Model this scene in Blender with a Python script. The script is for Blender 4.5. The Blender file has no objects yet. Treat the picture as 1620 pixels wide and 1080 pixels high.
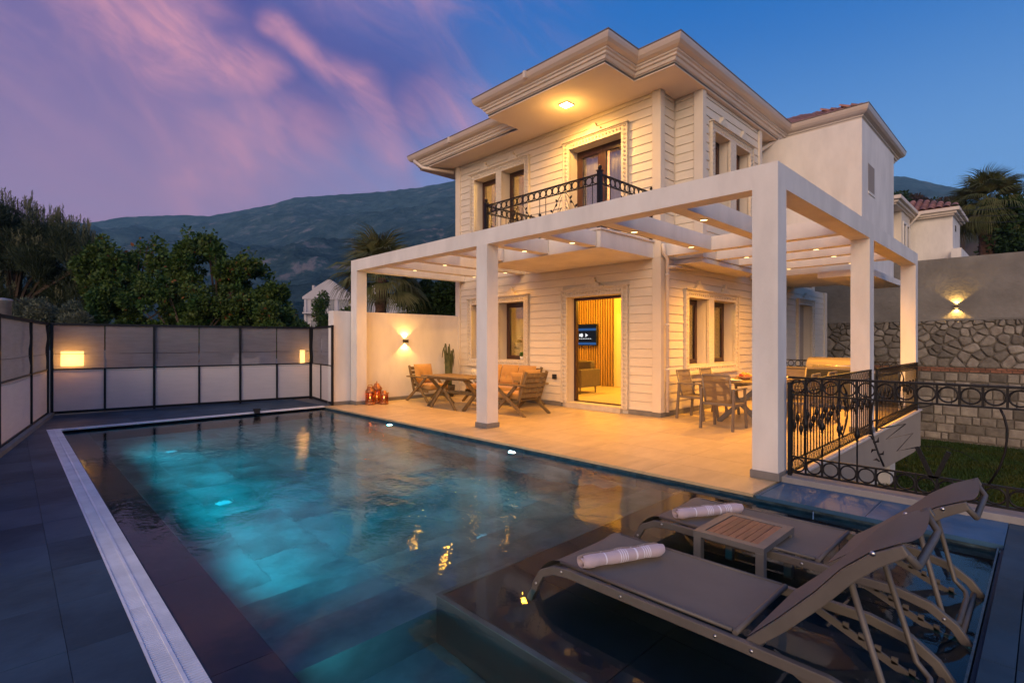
import bpy, bmesh, math, random
import numpy as np
from mathutils import Vector, Matrix, noise
random.seed(7); rng = np.random.default_rng(7)
R_ = math.radians
sc = bpy.context.scene
C = sc.collection

# ------------------------------------------------------------------ camera
PHI = R_(45.9)
CAMZ = 1.45
cam_d = bpy.data.cameras.new('camera'); cam = bpy.data.objects.new('camera', cam_d); C.objects.link(cam)
cam.location = (0, 0, CAMZ); cam.rotation_euler = (R_(90), 0, PHI - R_(90))
cam_d.sensor_width = 36; cam_d.lens = 36 * 823 / 1620; cam_d.clip_start = 0.05; cam_d.clip_end = 20000
sc.camera = cam
# ------------------------------------------------------------------ exposure
sc.view_settings.view_transform = 'Standard'; sc.view_settings.look = 'None'
sc.view_settings.exposure = 0.0; sc.view_settings.gamma = 1.0; sc.view_settings.use_curve_mapping = False
sc.render.engine = 'CYCLES'
sc.cycles.use_denoising = True
sc.cycles.max_bounces = 8; sc.cycles.diffuse_bounces = 3; sc.cycles.glossy_bounces = 3
sc.cycles.transmission_bounces = 6; sc.cycles.transparent_max_bounces = 12; sc.cycles.volume_bounces = 0
sc.cycles.sample_clamp_indirect = 6.0; sc.cycles.caustics_reflective = False; sc.cycles.caustics_refractive = True

# ------------------------------------------------------------------ dusk sky
SUN_AZ = R_(208)      # direction the glow comes from, measured from +X
SUN_EL = R_(9)
world = bpy.data.worlds.new('World'); sc.world = world; world.use_nodes = True
nt = world.node_tree; N = nt.nodes; L = nt.links
for n in list(N): N.remove(n)
def nd(tree, t, **kw):
    n = tree.nodes.new(t)
    for k, v in kw.items():
        if k.startswith('i_'):
            key = k[2:]; key = int(key) if key.isdigit() else key
            n.inputs[key].default_value = v
        else: setattr(n, k, v)
    return n
def math_(tree, op, a, b=None, c=None, clamp=False):
    n = tree.nodes.new('ShaderNodeMath'); n.operation = op; n.use_clamp = clamp
    for i, v in enumerate((a, b, c)):
        if v is None: continue
        if isinstance(v, (int, float)): n.inputs[i].default_value = v
        else: tree.links.new(v, n.inputs[i])
    return n.outputs[0]
def mixc(tree, f, a, b, blend='MIX'):
    n = tree.nodes.new('ShaderNodeMix'); n.data_type = 'RGBA'; n.blend_type = blend
    for s, v in ((n.inputs[0], f), (n.inputs[6], a), (n.inputs[7], b)):
        if isinstance(v, (int, float)): s.default_value = v
        elif isinstance(v, (tuple, list)): s.default_value = (*v, 1)
        else: tree.links.new(v, s)
    return n.outputs[2]
def smooth(tree, v, a, b):
    n = tree.nodes.new('ShaderNodeMapRange'); n.interpolation_type = 'SMOOTHSTEP'
    tree.links.new(v, n.inputs[0]); n.inputs[1].default_value = a; n.inputs[2].default_value = b
    return n.outputs[0]
def lin(r, g, b): return tuple(((c/255)/12.92 if c/255 <= .04045 else (((c/255)+.055)/1.055)**2.4) for c in (r, g, b))
tc = nd(nt, 'ShaderNodeTexCoord')
sep = nd(nt, 'ShaderNodeSeparateXYZ'); L.new(tc.outputs['Generated'], sep.inputs[0])
X, Y, Z = sep.outputs
# azimuth factor: -1 towards the western glow side, +1 towards the clear eastern side
az = math_(nt, 'ADD', math_(nt, 'MULTIPLY', X, math.sin(PHI)), math_(nt, 'MULTIPLY', Y, -math.cos(PHI)))
el = math_(nt, 'MAXIMUM', Z, 0.0)
azm = smooth(nt, math_(nt, 'ADD', az, math_(nt, 'MULTIPLY', el, 0.35)), -0.46, 0.36)
lowL = mixc(nt, smooth(nt, el, 0.10, 0.52), lin(170, 136, 176), lin(118, 102, 164))
lowR = mixc(nt, smooth(nt, el, 0.16, 0.56), lin(116, 170, 232), lin(16, 108, 196))
base = mixc(nt, azm, lowL, lowR)
# wind-drawn cloud streaks: positions are bearings (to the right of straight ahead) and heights on the sky
fwd = math_(nt, 'ADD', math_(nt, 'MULTIPLY', X, math.cos(PHI)), math_(nt, 'MULTIPLY', Y, math.sin(PHI)))
fq = math_(nt, 'MAXIMUM', fwd, 0.25)
gx = math_(nt, 'DIVIDE', az, fq); gy = math_(nt, 'DIVIDE', el, fq)
n1 = nd(nt, 'ShaderNodeTexNoise', i_Scale=2.6, i_Detail=6.0, i_Roughness=0.55, i_Distortion=0.4); L.new(tc.outputs['Generated'], n1.inputs['Vector'])
mp = nd(nt, 'ShaderNodeMapping'); mp.inputs['Rotation'].default_value = (0, 0, R_(-38)); mp.inputs['Scale'].default_value = (1.3, 5.5, 1)
cb = nd(nt, 'ShaderNodeCombineXYZ'); L.new(gx, cb.inputs[0]); L.new(gy, cb.inputs[1])
mr = nd(nt, 'ShaderNodeVectorRotate', rotation_type='Z_AXIS', i_Angle=R_(40)); L.new(cb.outputs[0], mr.inputs[0])
ms = nd(nt, 'ShaderNodeMapping'); ms.inputs['Scale'].default_value = (1.2, 3.3, 1); L.new(mr.outputs[0], ms.inputs[0])
n2 = nd(nt, 'ShaderNodeTexNoise', i_Scale=3.0, i_Detail=12.0, i_Roughness=0.66, i_Distortion=0.9); L.new(ms.outputs[0], n2.inputs['Vector'])
dist_v = nd(nt, 'ShaderNodeVectorMath', operation='SUBTRACT'); L.new(n1.outputs['Color'], dist_v.inputs[0]); dist_v.inputs[1].default_value = (.5, .5, .5)
dist_s = nd(nt, 'ShaderNodeVectorMath', operation='MULTIPLY'); L.new(dist_v.outputs[0], dist_s.inputs[0]); dist_s.inputs[1].default_value = (.17, .17, 0)
PV = nd(nt, 'ShaderNodeVectorMath', operation='ADD'); L.new(cb.outputs[0], PV.inputs[0]); L.new(dist_s.outputs[0], PV.inputs[1])
def streak(p0, p1, w):
    a = ((p0[0]-810)/823, (540-p0[1])/823, 0); b = ((p1[0]-810)/823, (540-p1[1])/823, 0); d = (b[0]-a[0], b[1]-a[1], 0); l2 = d[0]**2+d[1]**2
    q = nd(nt, 'ShaderNodeVectorMath', operation='SUBTRACT'); L.new(PV.outputs[0], q.inputs[0]); q.inputs[1].default_value = a
    dt = nd(nt, 'ShaderNodeVectorMath', operation='DOT_PRODUCT'); L.new(q.outputs[0], dt.inputs[0]); dt.inputs[1].default_value = d
    tt = math_(nt, 'MULTIPLY', dt.outputs['Value'], 1/l2, clamp=True)
    sc_ = nd(nt, 'ShaderNodeVectorMath', operation='SCALE'); sc_.inputs[0].default_value = d; L.new(tt, sc_.inputs['Scale'])
    r = nd(nt, 'ShaderNodeVectorMath', operation='DISTANCE'); L.new(q.outputs[0], r.inputs[0]); L.new(sc_.outputs[0], r.inputs[1])
    return math_(nt, 'SUBTRACT', 1.0, smooth(nt, r.outputs['Value'], 0.0, w))
front = smooth(nt, fwd, 0.2, 0.45)
wisp = smooth(nt, n2.outputs[0], 0.30, 0.70)
acc_ = None
for p0, p1, w, k in (((150,-60),(275,70),.17,.95),((285,70),(410,140),.085,.85),((430,55),(545,135),.055,.75),((545,135),(612,250),.065,.6),((300,250),(470,235),.13,.50),((650,180),(720,205),.10,.50),((215,130),(300,330),.05,.25),((520,-40),(640,-10),.10,.30)):
    v = math_(nt, 'MULTIPLY', streak(p0, p1, w), k); acc_ = v if acc_ is None else math_(nt, 'MAXIMUM', acc_, v)
acc_ = math_(nt, 'MULTIPLY', acc_, math_(nt, 'ADD', math_(nt, 'MULTIPLY', wisp, .75), .32))
gap = math_(nt, 'MAXIMUM', streak((330,-60), (420,70), .15), math_(nt, 'MAXIMUM', math_(nt, 'MULTIPLY', streak((430,110), (500,190), .13), .9), math_(nt, 'MULTIPLY', streak((470,70), (620,150), .20), .95)))
base = mixc(nt, math_(nt, 'MULTIPLY', gap, .75), base, lin(74, 72, 152))
side = math_(nt, 'SUBTRACT', 1.0, smooth(nt, az, -0.12, 0.22))
veil = math_(nt, 'MULTIPLY', math_(nt, 'MULTIPLY', smooth(nt, n2.outputs[0], 0.42, 0.70), side), math_(nt, 'SUBTRACT', .45, math_(nt, 'MULTIPLY', gap, .45)))
c1 = mixc(nt, veil, base, lin(172, 132, 172))
c2 = mixc(nt, math_(nt, 'MULTIPLY', math_(nt, 'MULTIPLY', acc_, front), .90), c1, lin(230, 158, 178))
vt = nd(nt, 'ShaderNodeTexSky', sky_type='NISHITA', sun_disc=False, sun_elevation=R_(3), sun_rotation=R_(90) - SUN_AZ)
c3 = mixc(nt, 0.004, c2, vt.outputs[0], 'ADD')
bg = nd(nt, 'ShaderNodeBackground', i_Strength=1.0); L.new(c3, bg.inputs[0])
wo = nd(nt, 'ShaderNodeOutputWorld'); L.new(bg.outputs[0], wo.inputs[0])

sun_d = bpy.data.lights.new('afterglow', 'SUN'); sun_d.energy = 4.9; sun_d.angle = R_(60); sun_d.color = (1.0, 0.72, 0.48)
sun = bpy.data.objects.new('afterglow', sun_d); C.objects.link(sun)
sdir = Vector((math.cos(SUN_EL)*math.cos(SUN_AZ), math.cos(SUN_EL)*math.sin(SUN_AZ), math.sin(SUN_EL)))
sun.rotation_euler = (-sdir).to_track_quat('-Z', 'Y').to_euler()

# ------------------------------------------------------------------ helpers
def tag(o, label=None, cat=None, group=None, kind=None):
    if label: o['label'] = label
    if cat: o['category'] = cat
    if group: o['group'] = group
    if kind: o['kind'] = kind
    return o
def empty(name, loc=(0, 0, 0), rz=0, **kw):
    o = bpy.data.objects.new(name, None); C.objects.link(o); o.location = loc; o.rotation_euler = (0, 0, rz)
    o.empty_display_size = 0.2
    return tag(o, **kw)
def link_mesh(name, me, parent=None, loc=None, rot=None, **kw):
    o = bpy.data.objects.new(name, me); C.objects.link(o)
    if parent: o.parent = parent
    if loc is not None: o.location = loc
    if rot is not None: o.rotation_euler = rot
    return tag(o, **kw)
def copy_tree(o, parent=None):
    c = o.copy(); C.objects.link(c)
    if parent: c.parent = parent
    for ch in KIDS.get(o.name, []) or [x for x in C.objects if x.parent == o]: copy_tree(ch, c)
    return c
KIDS = {}
def kids_index(root):
    idx = {}
    for x in C.objects:
        if x.parent: idx.setdefault(x.parent.name, []).append(x)
    return idx
class MB:
    def __init__(s): s.v = []; s.f = []; s.sm = []
    def add(s, vs, fs, smooth=False):
        b = len(s.v); s.v += [tuple(v) for v in vs]; s.f += [tuple(b+i for i in f) for f in fs]; s.sm += [smooth]*len(fs); return s
    def box(s, a, b):
        x0, y0, z0 = a; x1, y1, z1 = b
        if x0 > x1: x0, x1 = x1, x0
        if y0 > y1: y0, y1 = y1, y0
        if z0 > z1: z0, z1 = z1, z0
        vs = [(x0,y0,z0),(x1,y0,z0),(x1,y1,z0),(x0,y1,z0),(x0,y0,z1),(x1,y0,z1),(x1,y1,z1),(x0,y1,z1)]
        return s.add(vs, [(0,3,2,1),(4,5,6,7),(0,1,5,4),(1,2,6,5),(2,3,7,6),(3,0,4,7)])
    def bar(s, p, q, w, t, up=(0,0,1)):
        p = Vector(p); q = Vector(q); d = (q-p).normalized(); u = Vector(up)
        sd = d.cross(u)
        if sd.length < 1e-4: sd = d.cross(Vector((1,0,0)))
        sd.normalize(); u = sd.cross(d).normalized()
        vs = []
        for c in (p, q):
            for a, b in ((-1,-1),(1,-1),(1,1),(-1,1)): vs.append(c + sd*a*w/2 + u*b*t/2)
        return s.add(vs, [(0,1,2,3),(7,6,5,4),(0,4,5,1),(1,5,6,2),(2,6,7,3),(3,7,4,0)])
    def tube(s, pts, r, n=8, closed=False, caps=True):
        pts = [Vector(p) for p in pts]; k = len(pts)
        rs = r if isinstance(r, (list, tuple)) else [r]*k
        vs = []; prev = None
        for i, p in enumerate(pts):
            a = pts[(i-1) % k] if (closed or i > 0) else p
            b = pts[(i+1) % k] if (closed or i < k-1) else p
            d = (b-a).normalized() if (b-a).length > 1e-9 else Vector((0,0,1))
            if prev is None:
                u = d.cross(Vector((0,0,1)))
                if u.length < 1e-3: u = d.cross(Vector((1,0,0)))
            else: u = prev - d*prev.dot(d)
            u.normalize(); prev = u; w = d.cross(u)
            for j in range(n):
                t = 2*math.pi*j/n; vs.append(p + (u*math.cos(t) + w*math.sin(t))*rs[i])
        fs = []
        m = k if closed else k-1
        for i in range(m):
            for j in range(n):
                a = i*n+j; b = i*n+(j+1) % n; c = ((i+1) % k)*n+(j+1) % n; d = ((i+1) % k)*n+j
                fs.append((a, b, c, d))
        s.add(vs, fs, n > 5)
        if caps and not closed:
            b0 = len(s.v)-k*n
            s.f.append(tuple(b0+j for j in reversed(range(n)))); s.sm.append(False)
            s.f.append(tuple(b0+(k-1)*n+j for j in range(n))); s.sm.append(False)
        return s
    def lathe(s, prof, c=(0,0,0), n=16, cap=True):
        vs = []
        for r, z in prof:
            for j in range(n):
                t = 2*math.pi*j/n; vs.append((c[0]+r*math.cos(t), c[1]+r*math.sin(t), c[2]+z))
        fs = []
        for i in range(len(prof)-1):
            for j in range(n):
                fs.append((i*n+j, i*n+(j+1) % n, (i+1)*n+(j+1) % n, (i+1)*n+j))
        s.add(vs, fs, True)
        if cap:
            b0 = len(s.v)-len(prof)*n
            s.f.append(tuple(b0+j for j in reversed(range(n)))); s.sm.append(False)
            s.f.append(tuple(b0+(len(prof)-1)*n+j for j in range(n))); s.sm.append(False)
        return s
    def prism(s, poly, f0, f1):
        """poly: 2D points; f0, f1 map a 2D point to the two end faces"""
        n = len(poly); vs = [f0(p) for p in poly] + [f1(p) for p in poly]
        fs = [tuple(reversed(range(n))), tuple(range(n, 2*n))] + [(i, (i+1) % n, n+(i+1) % n, n+i) for i in range(n)]
        return s.add(vs, fs)
    def mesh(s, name, mat):
        me = bpy.data.meshes.new(name); me.from_pydata(s.v, [], s.f); me.update()
        me.polygons.foreach_set('use_smooth', s.sm)
        mats = mat if isinstance(mat, (list, tuple)) else [mat]
        for m in mats: me.materials.append(m)
        return me
    def build(s, name, mat, parent=None, bevel=0, loc=None, **kw):
        me = s.mesh(name, mat)
        bm = bmesh.new(); bm.from_mesh(me)
        bmesh.ops.recalc_face_normals(bm, faces=bm.faces[:])
        if bevel:
            es = [e for e in bm.edges if len(e.link_faces) == 2 and e.calc_face_angle(0) > 0.6]
            try: bmesh.ops.bevel(bm, geom=es, offset=bevel, segments=2, affect='EDGES', profile=0.6)
            except Exception: pass
        bm.to_mesh(me); bm.free()
        return link_mesh(name, me, parent, loc, **kw)
def np_mesh(name, verts, faces, mat, smooth=False):
    me = bpy.data.meshes.new(name); k = faces.shape[1]
    me.vertices.add(len(verts)); me.vertices.foreach_set('co', np.asarray(verts, np.float32).ravel())
    me.loops.add(faces.size); me.loops.foreach_set('vertex_index', faces.astype(np.int32).ravel())
    me.polygons.add(len(faces)); me.polygons.foreach_set('loop_start', np.arange(len(faces), dtype=np.int32)*k)
    me.update(calc_edges=True); me.materials.append(mat)
    if smooth: me.polygons.foreach_set('use_smooth', [True]*len(faces))
    return me
FW = Vector((math.cos(PHI), math.sin(PHI), 0)); RT = Vector((math.sin(PHI), -math.cos(PHI), 0))
def W(u, v, d):
    """a place in the world from a bearing and height angle read off the photograph, at depth d metres"""
    return FW*d + RT*((u-810)/823*d) + Vector((0, 0, CAMZ - (v-540)/823*d))

# ------------------------------------------------------------------ materials
MATS = {}
def material(name, col, rough=0.6, var=0.0, scale=5.0, bump=0.0, bscale=None, metal=0.0, rnd=0.0, col2=None, spec=0.5,
             stretch=(1,1,1), detail=6, coord='Object', sheen=0, bdist=0.02, rvar=0.0):
    if name in MATS: return MATS[name]
    m = bpy.data.materials.new(name); m.use_nodes = True; t = m.node_tree; b = t.nodes['Principled BSDF']
    b.inputs['Roughness'].default_value = rough; b.inputs['Metallic'].default_value = metal
    b.inputs['Specular IOR Level'].default_value = spec
    if sheen: b.inputs['Sheen Weight'].default_value = sheen
    tcn = t.nodes.new('ShaderNodeTexCoord'); mpn = t.nodes.new('ShaderNodeMapping'); t.links.new(tcn.outputs[coord], mpn.inputs[0])
    mpn.inputs['Scale'].default_value = stretch
    oi = t.nodes.new('ShaderNodeObjectInfo')
    if rnd or True:
        off = nd(t, 'ShaderNodeVectorMath', operation='SCALE'); off.inputs[0].default_value = (37, 17, 53); t.links.new(oi.outputs['Random'], off.inputs['Scale'])
        t.links.new(off.outputs[0], mpn.inputs['Location'])
    c2 = col2 or tuple(c*(1-var) for c in col)
    nz = nd(t, 'ShaderNodeTexNoise', i_Scale=scale, i_Detail=detail, i_Roughness=0.6); t.links.new(mpn.outputs[0], nz.inputs['Vector'])
    f = smooth(t, nz.outputs[0], 0.3, 0.7)
    out = mixc(t, f, col, c2) if (var or col2) else mixc(t, 0.0, col, col)
    if rnd:
        k = math_(t, 'ADD', math_(t, 'MULTIPLY', oi.outputs['Random'], 2*rnd), 1-rnd)
        hv = nd(t, 'ShaderNodeHueSaturation'); t.links.new(out, hv.inputs['Color']); t.links.new(k, hv.inputs['Value']); out = hv.outputs[0]
    t.links.new(out, b.inputs['Base Color'])
    if rvar:
        rr = math_(t, 'ADD', math_(t, 'MULTIPLY', nz.outputs[0], rvar), rough - rvar/2); t.links.new(rr, b.inputs['Roughness'])
    if bump:
        n2_ = nd(t, 'ShaderNodeTexNoise', i_Scale=bscale or scale*4, i_Detail=4.0); t.links.new(mpn.outputs[0], n2_.inputs['Vector'])
        bp = nd(t, 'ShaderNodeBump', i_Strength=bump, i_Distance=bdist); t.links.new(n2_.outputs[0], bp.inputs['Height']); t.links.new(bp.outputs[0], b.inputs['Normal'])
    MATS[name] = m; return m
def emission(name, col, st):
    m = bpy.data.materials.new(name); m.use_nodes = True; t = m.node_tree
    for n in list(t.nodes): t.nodes.remove(n)
    e = nd(t, 'ShaderNodeEmission', i_Strength=st); e.inputs[0].default_value = (*col, 1)
    o = nd(t, 'ShaderNodeOutputMaterial'); t.links.new(e.outputs[0], o.inputs[0]); return m

plaster = material('white_plaster', (.77,.73,.68), .82, var=.17, scale=1.9, detail=10, stretch=(1,1,.4), bump=.12, bscale=60)
plaster2 = material('cream_plaster', (.70,.62,.51), .85, var=.10, scale=.9, bump=.15, bscale=45)
sidingm = material('siding_paint', (.72,.635,.51), .62, var=.08, scale=2.5, bump=.10, bscale=30, rnd=.035, stretch=(1,1,6))
carved = material('carved_trim', (.70,.62,.50), .8, var=.18, scale=22, bump=.9, bscale=38, bdist=.012)
soffitm = material('soffit_paint', (.68,.58,.50), .85, var=.06, scale=.8, bump=.08, bscale=50)
corn = material('cornice_paint', (.66,.58,.50), .7, var=.08, scale=2, bump=.08, bscale=40)
skirt = material('skirting_stone', (.20,.19,.18), .6, var=.25, scale=6, bump=.1)
tile_t = material('terrace_tile', (.58,.445,.255), .42, var=.16, scale=2.2, bump=.10, bscale=12, rnd=.05, rvar=.2, stretch=(1,2.5,1))
tile_b = material('blue_grey_tile', (.045,.13,.24), .5, spec=.3, var=.35, scale=2.0, bump=.12, bscale=14, rnd=.10, rvar=.25)
tile_d = material('deck_tile', (.036,.078,.118), .62, spec=.25, var=.5, scale=1.1, bump=.14, bscale=16, rnd=.10, rvar=.25)
tile_pool = material('pool_tile', (.19,.25,.24), .6, var=.65, scale=1.6, bump=.1, rnd=.10, detail=8)
tile_shelf = material('dark_shelf_tile', (.028,.042,.048), .5, var=.3, scale=3, rnd=.15)
tile_edge = material('mosaic_edge', (.055,.10,.13), .35, var=.6, scale=9, bump=.2, rnd=.15)
deck_grout = material('deck_grout', (.03,.05,.075), .9)
grout = material('grout', (.16,.16,.15), .9, var=.2, scale=8)
gratem = material('white_grate_plastic', (.80,.83,.88), .5, var=.2, scale=4, rnd=.04)
iron = material('black_wrought_iron', (.018,.017,.018), .45, var=.3, scale=20, metal=.6, bump=.15, bscale=90, spec=.5)
fencem = material('black_fence_steel', (.010,.010,.011), .5, var=.2, scale=12, metal=.4)
darkframe = material('dark_brown_frame', (.055,.022,.016), .35, var=.25, scale=6, rnd=.05)
teak = material('weathered_teak', (.23,.155,.065), .6, var=.45, scale=3.5, bump=.25, bscale=40, rnd=.12, stretch=(5,5,1.2))
teak_red = material('red_teak_slat', (.30,.135,.075), .5, var=.4, scale=6, bump=.2, bscale=50, rnd=.18, stretch=(1,6,6))
cushion = material('tan_cushion', (.50,.27,.07), .9, var=.15, scale=5, bump=.25, bscale=120, sheen=.3)
cushion_side = material('grey_cushion_side', (.22,.19,.17), .9, var=.1, scale=5, bump=.25, bscale=120)
tapue = material('taupe_aluminium', (.125,.11,.095), .52, var=.15, scale=10, metal=.1, bump=.05, bscale=200)
sling = material('taupe_sling_mesh', (.18,.158,.125), .8, var=.14, scale=3, bump=.5, bscale=420, bdist=.004)
slate_frame = material('grey_table_frame', (.16,.155,.15), .45, var=.12, scale=10, metal=.2)
steel = material('brushed_steel', (.62,.60,.56), .3, metal=1.0, var=.1, scale=8)
blackm = material('black_matt', (.015,.015,.016), .6, var=.2, scale=10)
concrete = material('rough_concrete', (.225,.215,.20), .9, var=.38, scale=.8, bump=.5, bscale=9, detail=10, bdist=.04)
stonem = material('field_stone', (.235,.215,.185), .85, var=.4, scale=4, bump=.6, bscale=9, rnd=.38, col2=(.15,.13,.11), bdist=.05)
stone2 = material('dressed_stone', (.235,.21,.17), .85, var=.4, scale=5, bump=.5, bscale=11, rnd=.5, col2=(.15,.13,.11), bdist=.03)
mortar = material('mortar', (.16,.145,.125), .95, var=.35, scale=5, bump=.5, bscale=18)
brickm = material('red_brick', (.27,.12,.075), .85, var=.35, scale=8, bump=.3, rnd=.25)
rooftile = material('terracotta_tile', (.40,.185,.125), .75, var=.4, scale=5, bump=.3, rnd=.25)
lawnm = material('lawn', (.026,.055,.010), 1, spec=0, var=.5, scale=1.8, bump=.9, bscale=60, col2=(.060,.055,.014), bdist=.05)
earth = material('scrub_ground', (.055,.06,.035), .95, var=.5, scale=.2, bump=.6, bscale=3, col2=(.11,.10,.07))
bark = material('bark', (.10,.065,.045), .9, var=.5, scale=6, bump=.8, bscale=25, stretch=(1,1,.3))
copper = material('copper_lantern', (.45,.18,.07), .45, metal=.5, var=.4, scale=9, bump=.2)
wallin = material('inner_wall', (.74,.60,.34), .8, var=.05, scale=1)
floorin = material('inner_floor', (.55,.45,.32), .45, var=.1, scale=1)
curtain = material('sheer_curtain', (.72,.64,.56), .9, var=.08, scale=3)
def leafmat(name, a, b, c=None, rough=.6, scale=1.2):
    m = bpy.data.materials.new(name); m.use_nodes = True; t = m.node_tree; p = t.nodes['Principled BSDF']
    g = nd(t, 'ShaderNodeNewGeometry'); tcn = nd(t, 'ShaderNodeTexCoord')
    nz = nd(t, 'ShaderNodeTexNoise', i_Scale=scale, i_Detail=3.0); t.links.new(tcn.outputs['Object'], nz.inputs['Vector'])
    f = smooth(t, nz.outputs[0], .35, .65); col = mixc(t, f, a, b)
    r = g.outputs['Random Per Island']
    col = mixc(t, math_(t, 'MULTIPLY', r, .6), col, tuple(x*.45 for x in a))
    if c: col = mixc(t, math_(t, 'MULTIPLY', smooth(t, math_(t, 'FRACT', math_(t, 'MULTIPLY', r, 7.3)), .95, .99), smooth(t, nz.outputs[0], .5, .6)), col, c)
    t.links.new(col, p.inputs['Base Color']); p.inputs['Roughness'].default_value = rough
    p.inputs['Specular IOR Level'].default_value = .25
    tr = nd(t, 'ShaderNodeBsdfTranslucent'); t.links.new(col, tr.inputs[0])
    mx = nd(t, 'ShaderNodeMixShader', i_0=.22); t.links.new(p.outputs[0], mx.inputs[1]); t.links.new(tr.outputs[0], mx.inputs[2])
    t.links.new(mx.outputs[0], t.nodes['Material Output'].inputs[0]); return m
leaf_broad = leafmat('broad_leaves', (.050,.11,.022), (.085,.125,.022), (.24,.08,.025))
leaf_pine = leafmat('pine_needles', (.030,.050,.026), (.050,.066,.028))
leaf_candle = leafmat('pine_candles', (.20,.20,.11), (.15,.16,.09))
leaf_olive = leafmat('olive_leaves', (.12,.15,.10), (.16,.17,.11))
leaf_palm = leafmat('palm_fronds', (.12,.15,.05), (.20,.19,.08))
leaf_dark = leafmat('hedge_leaves', (.022,.055,.016), (.04,.08,.022))
leaf_brown = leafmat('dry_scrub', (.085,.055,.05), (.06,.05,.035))
leaf_agave = leafmat('stem_plant', (.12,.14,.06), (.20,.20,.09), scale=9)
trunk_palm = material('palm_trunk', (.16,.085,.055), .95, var=.6, scale=6, bump=1, bscale=14, stretch=(1,1,2), bdist=.06)
def glass(name, tint=(.9,.92,.95), refl=.10, rough=.02):
    m = bpy.data.materials.new(name); m.use_nodes = True; t = m.node_tree
    for n in list(t.nodes): t.nodes.remove(n)
    tr = nd(t, 'ShaderNodeBsdfTransparent'); tr.inputs[0].default_value = (*tint, 1)
    gl = nd(t, 'ShaderNodeBsdfGlossy', i_Roughness=rough)
    lw = nd(t, 'ShaderNodeFresnel', i_IOR=1.5)
    f = math_(t, 'ADD', math_(t, 'MULTIPLY', lw.outputs[0], .8), refl, clamp=True)
    mx = nd(t, 'ShaderNodeMixShader'); t.links.new(f, mx.inputs[0]); t.links.new(tr.outputs[0], mx.inputs[1]); t.links.new(gl.outputs[0], mx.inputs[2])
    o = nd(t, 'ShaderNodeOutputMaterial'); t.links.new(mx.outputs[0], o.inputs[0]); return m
pane_m = glass('window_glass')
pane_up = glass('upper_window_glass', refl=.12)
def fabric(name, col, transp, trans, line=60, streak=.72, bs=.5):
    m = bpy.data.materials.new(name); m.use_nodes = True; t = m.node_tree; p = t.nodes['Principled BSDF']
    tcn = nd(t, 'ShaderNodeTexCoord'); mpn = nd(t, 'ShaderNodeMapping'); mpn.inputs['Scale'].default_value = (1, 1, 7); t.links.new(tcn.outputs['Object'], mpn.inputs[0])
    nz = nd(t, 'ShaderNodeTexNoise', i_Scale=2.5, i_Detail=8.0, i_Roughness=.65); t.links.new(mpn.outputs[0], nz.inputs['Vector'])
    c = mixc(t, smooth(t, nz.outputs[0], .3, .7), col, tuple(x*streak for x in col)); t.links.new(c, p.inputs['Base Color'])
    p.inputs['Roughness'].default_value = .85
    bp = nd(t, 'ShaderNodeBump', i_Strength=bs, i_Distance=.03); t.links.new(nz.outputs[0], bp.inputs['Height']); t.links.new(bp.outputs[0], p.inputs['Normal'])
    tl = nd(t, 'ShaderNodeBsdfTranslucent'); t.links.new(c, tl.inputs[0])
    m1 = nd(t, 'ShaderNodeMixShader', i_0=trans); t.links.new(p.outputs[0], m1.inputs[1]); t.links.new(tl.outputs[0], m1.inputs[2])
    tp = nd(t, 'ShaderNodeBsdfTransparent')
    m2 = nd(t, 'ShaderNodeMixShader', i_0=transp); t.links.new(m1.outputs[0], m2.inputs[1]); t.links.new(tp.outputs[0], m2.inputs[2])
    t.links.new(m2.outputs[0], t.nodes['Material Output'].inputs[0]); return m
mesh_up = fabric('shade_mesh', (.30,.28,.29), .16, .35, streak=.84, bs=.25)
mesh_lo = fabric('frosted_panel', (.80,.72,.68), .03, .25, streak=.93, bs=.06)
lamp_warm = emission('lamp_warm', (1.0, .70, .30), 4.5)
lamp_white = emission('pool_lamp', (.85, .97, 1.0), 14)
WARM = (1.0, .42, .025)
def spot(loc, power, direction=(0, 0, -1), angle=130, blend=.6, color=WARM, size=.04, parent=None, name='lamp_light'):
    l = bpy.data.lights.new(name, 'SPOT'); l.energy = power; l.spot_size = R_(angle); l.spot_blend = blend; l.color = color; l.shadow_soft_size = size
    o = bpy.data.objects.new(name, l); C.objects.link(o); o.location = loc
    o.rotation_euler = Vector(direction).to_track_quat('-Z', 'Y').to_euler()
    if parent: o.parent = parent
    return o
def point(loc, power, color=WARM, size=.1, parent=None, name='lamp_light'):
    l = bpy.data.lights.new(name, 'POINT'); l.energy = power; l.color = color; l.shadow_soft_size = size
    o = bpy.data.objects.new(name, l); C.objects.link(o); o.location = loc
    if parent: o.parent = parent
    return o
# ================================================================== LAND
PX0, PX1, PY0, PY1, WZ = .655, 5.12, .25, 11.30, -.06       # pool inside faces and water level
gb = MB()
xs = [-2300, -600, -120, -5.95, 5.95, 20.6, 120, 600, 2300]; ys = [-2300, -600, -60, -5.95, .3, 13.8, 60, 600, 2300]
for i in range(len(xs)-1):
    for j in range(len(ys)-1):
        if i == 3 and j in (3, 4): continue     # under the deck and the pool the shell stands instead
        gb.add([(xs[i],ys[j],-1.62),(xs[i+1],ys[j],-1.62),(xs[i+1],ys[j+1],-1.62),(xs[i],ys[j+1],-1.62)], [(0,1,2,3)])
gb.build('ground', earth, kind='structure')
MB().add([(5.96,-14,-1.56),(20.3,-14,-1.56),(20.3,30,-1.56),(5.96,30,-1.56)], [(0,1,2,3)]).build('lawn_ground', lawnm, kind='structure')
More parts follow.
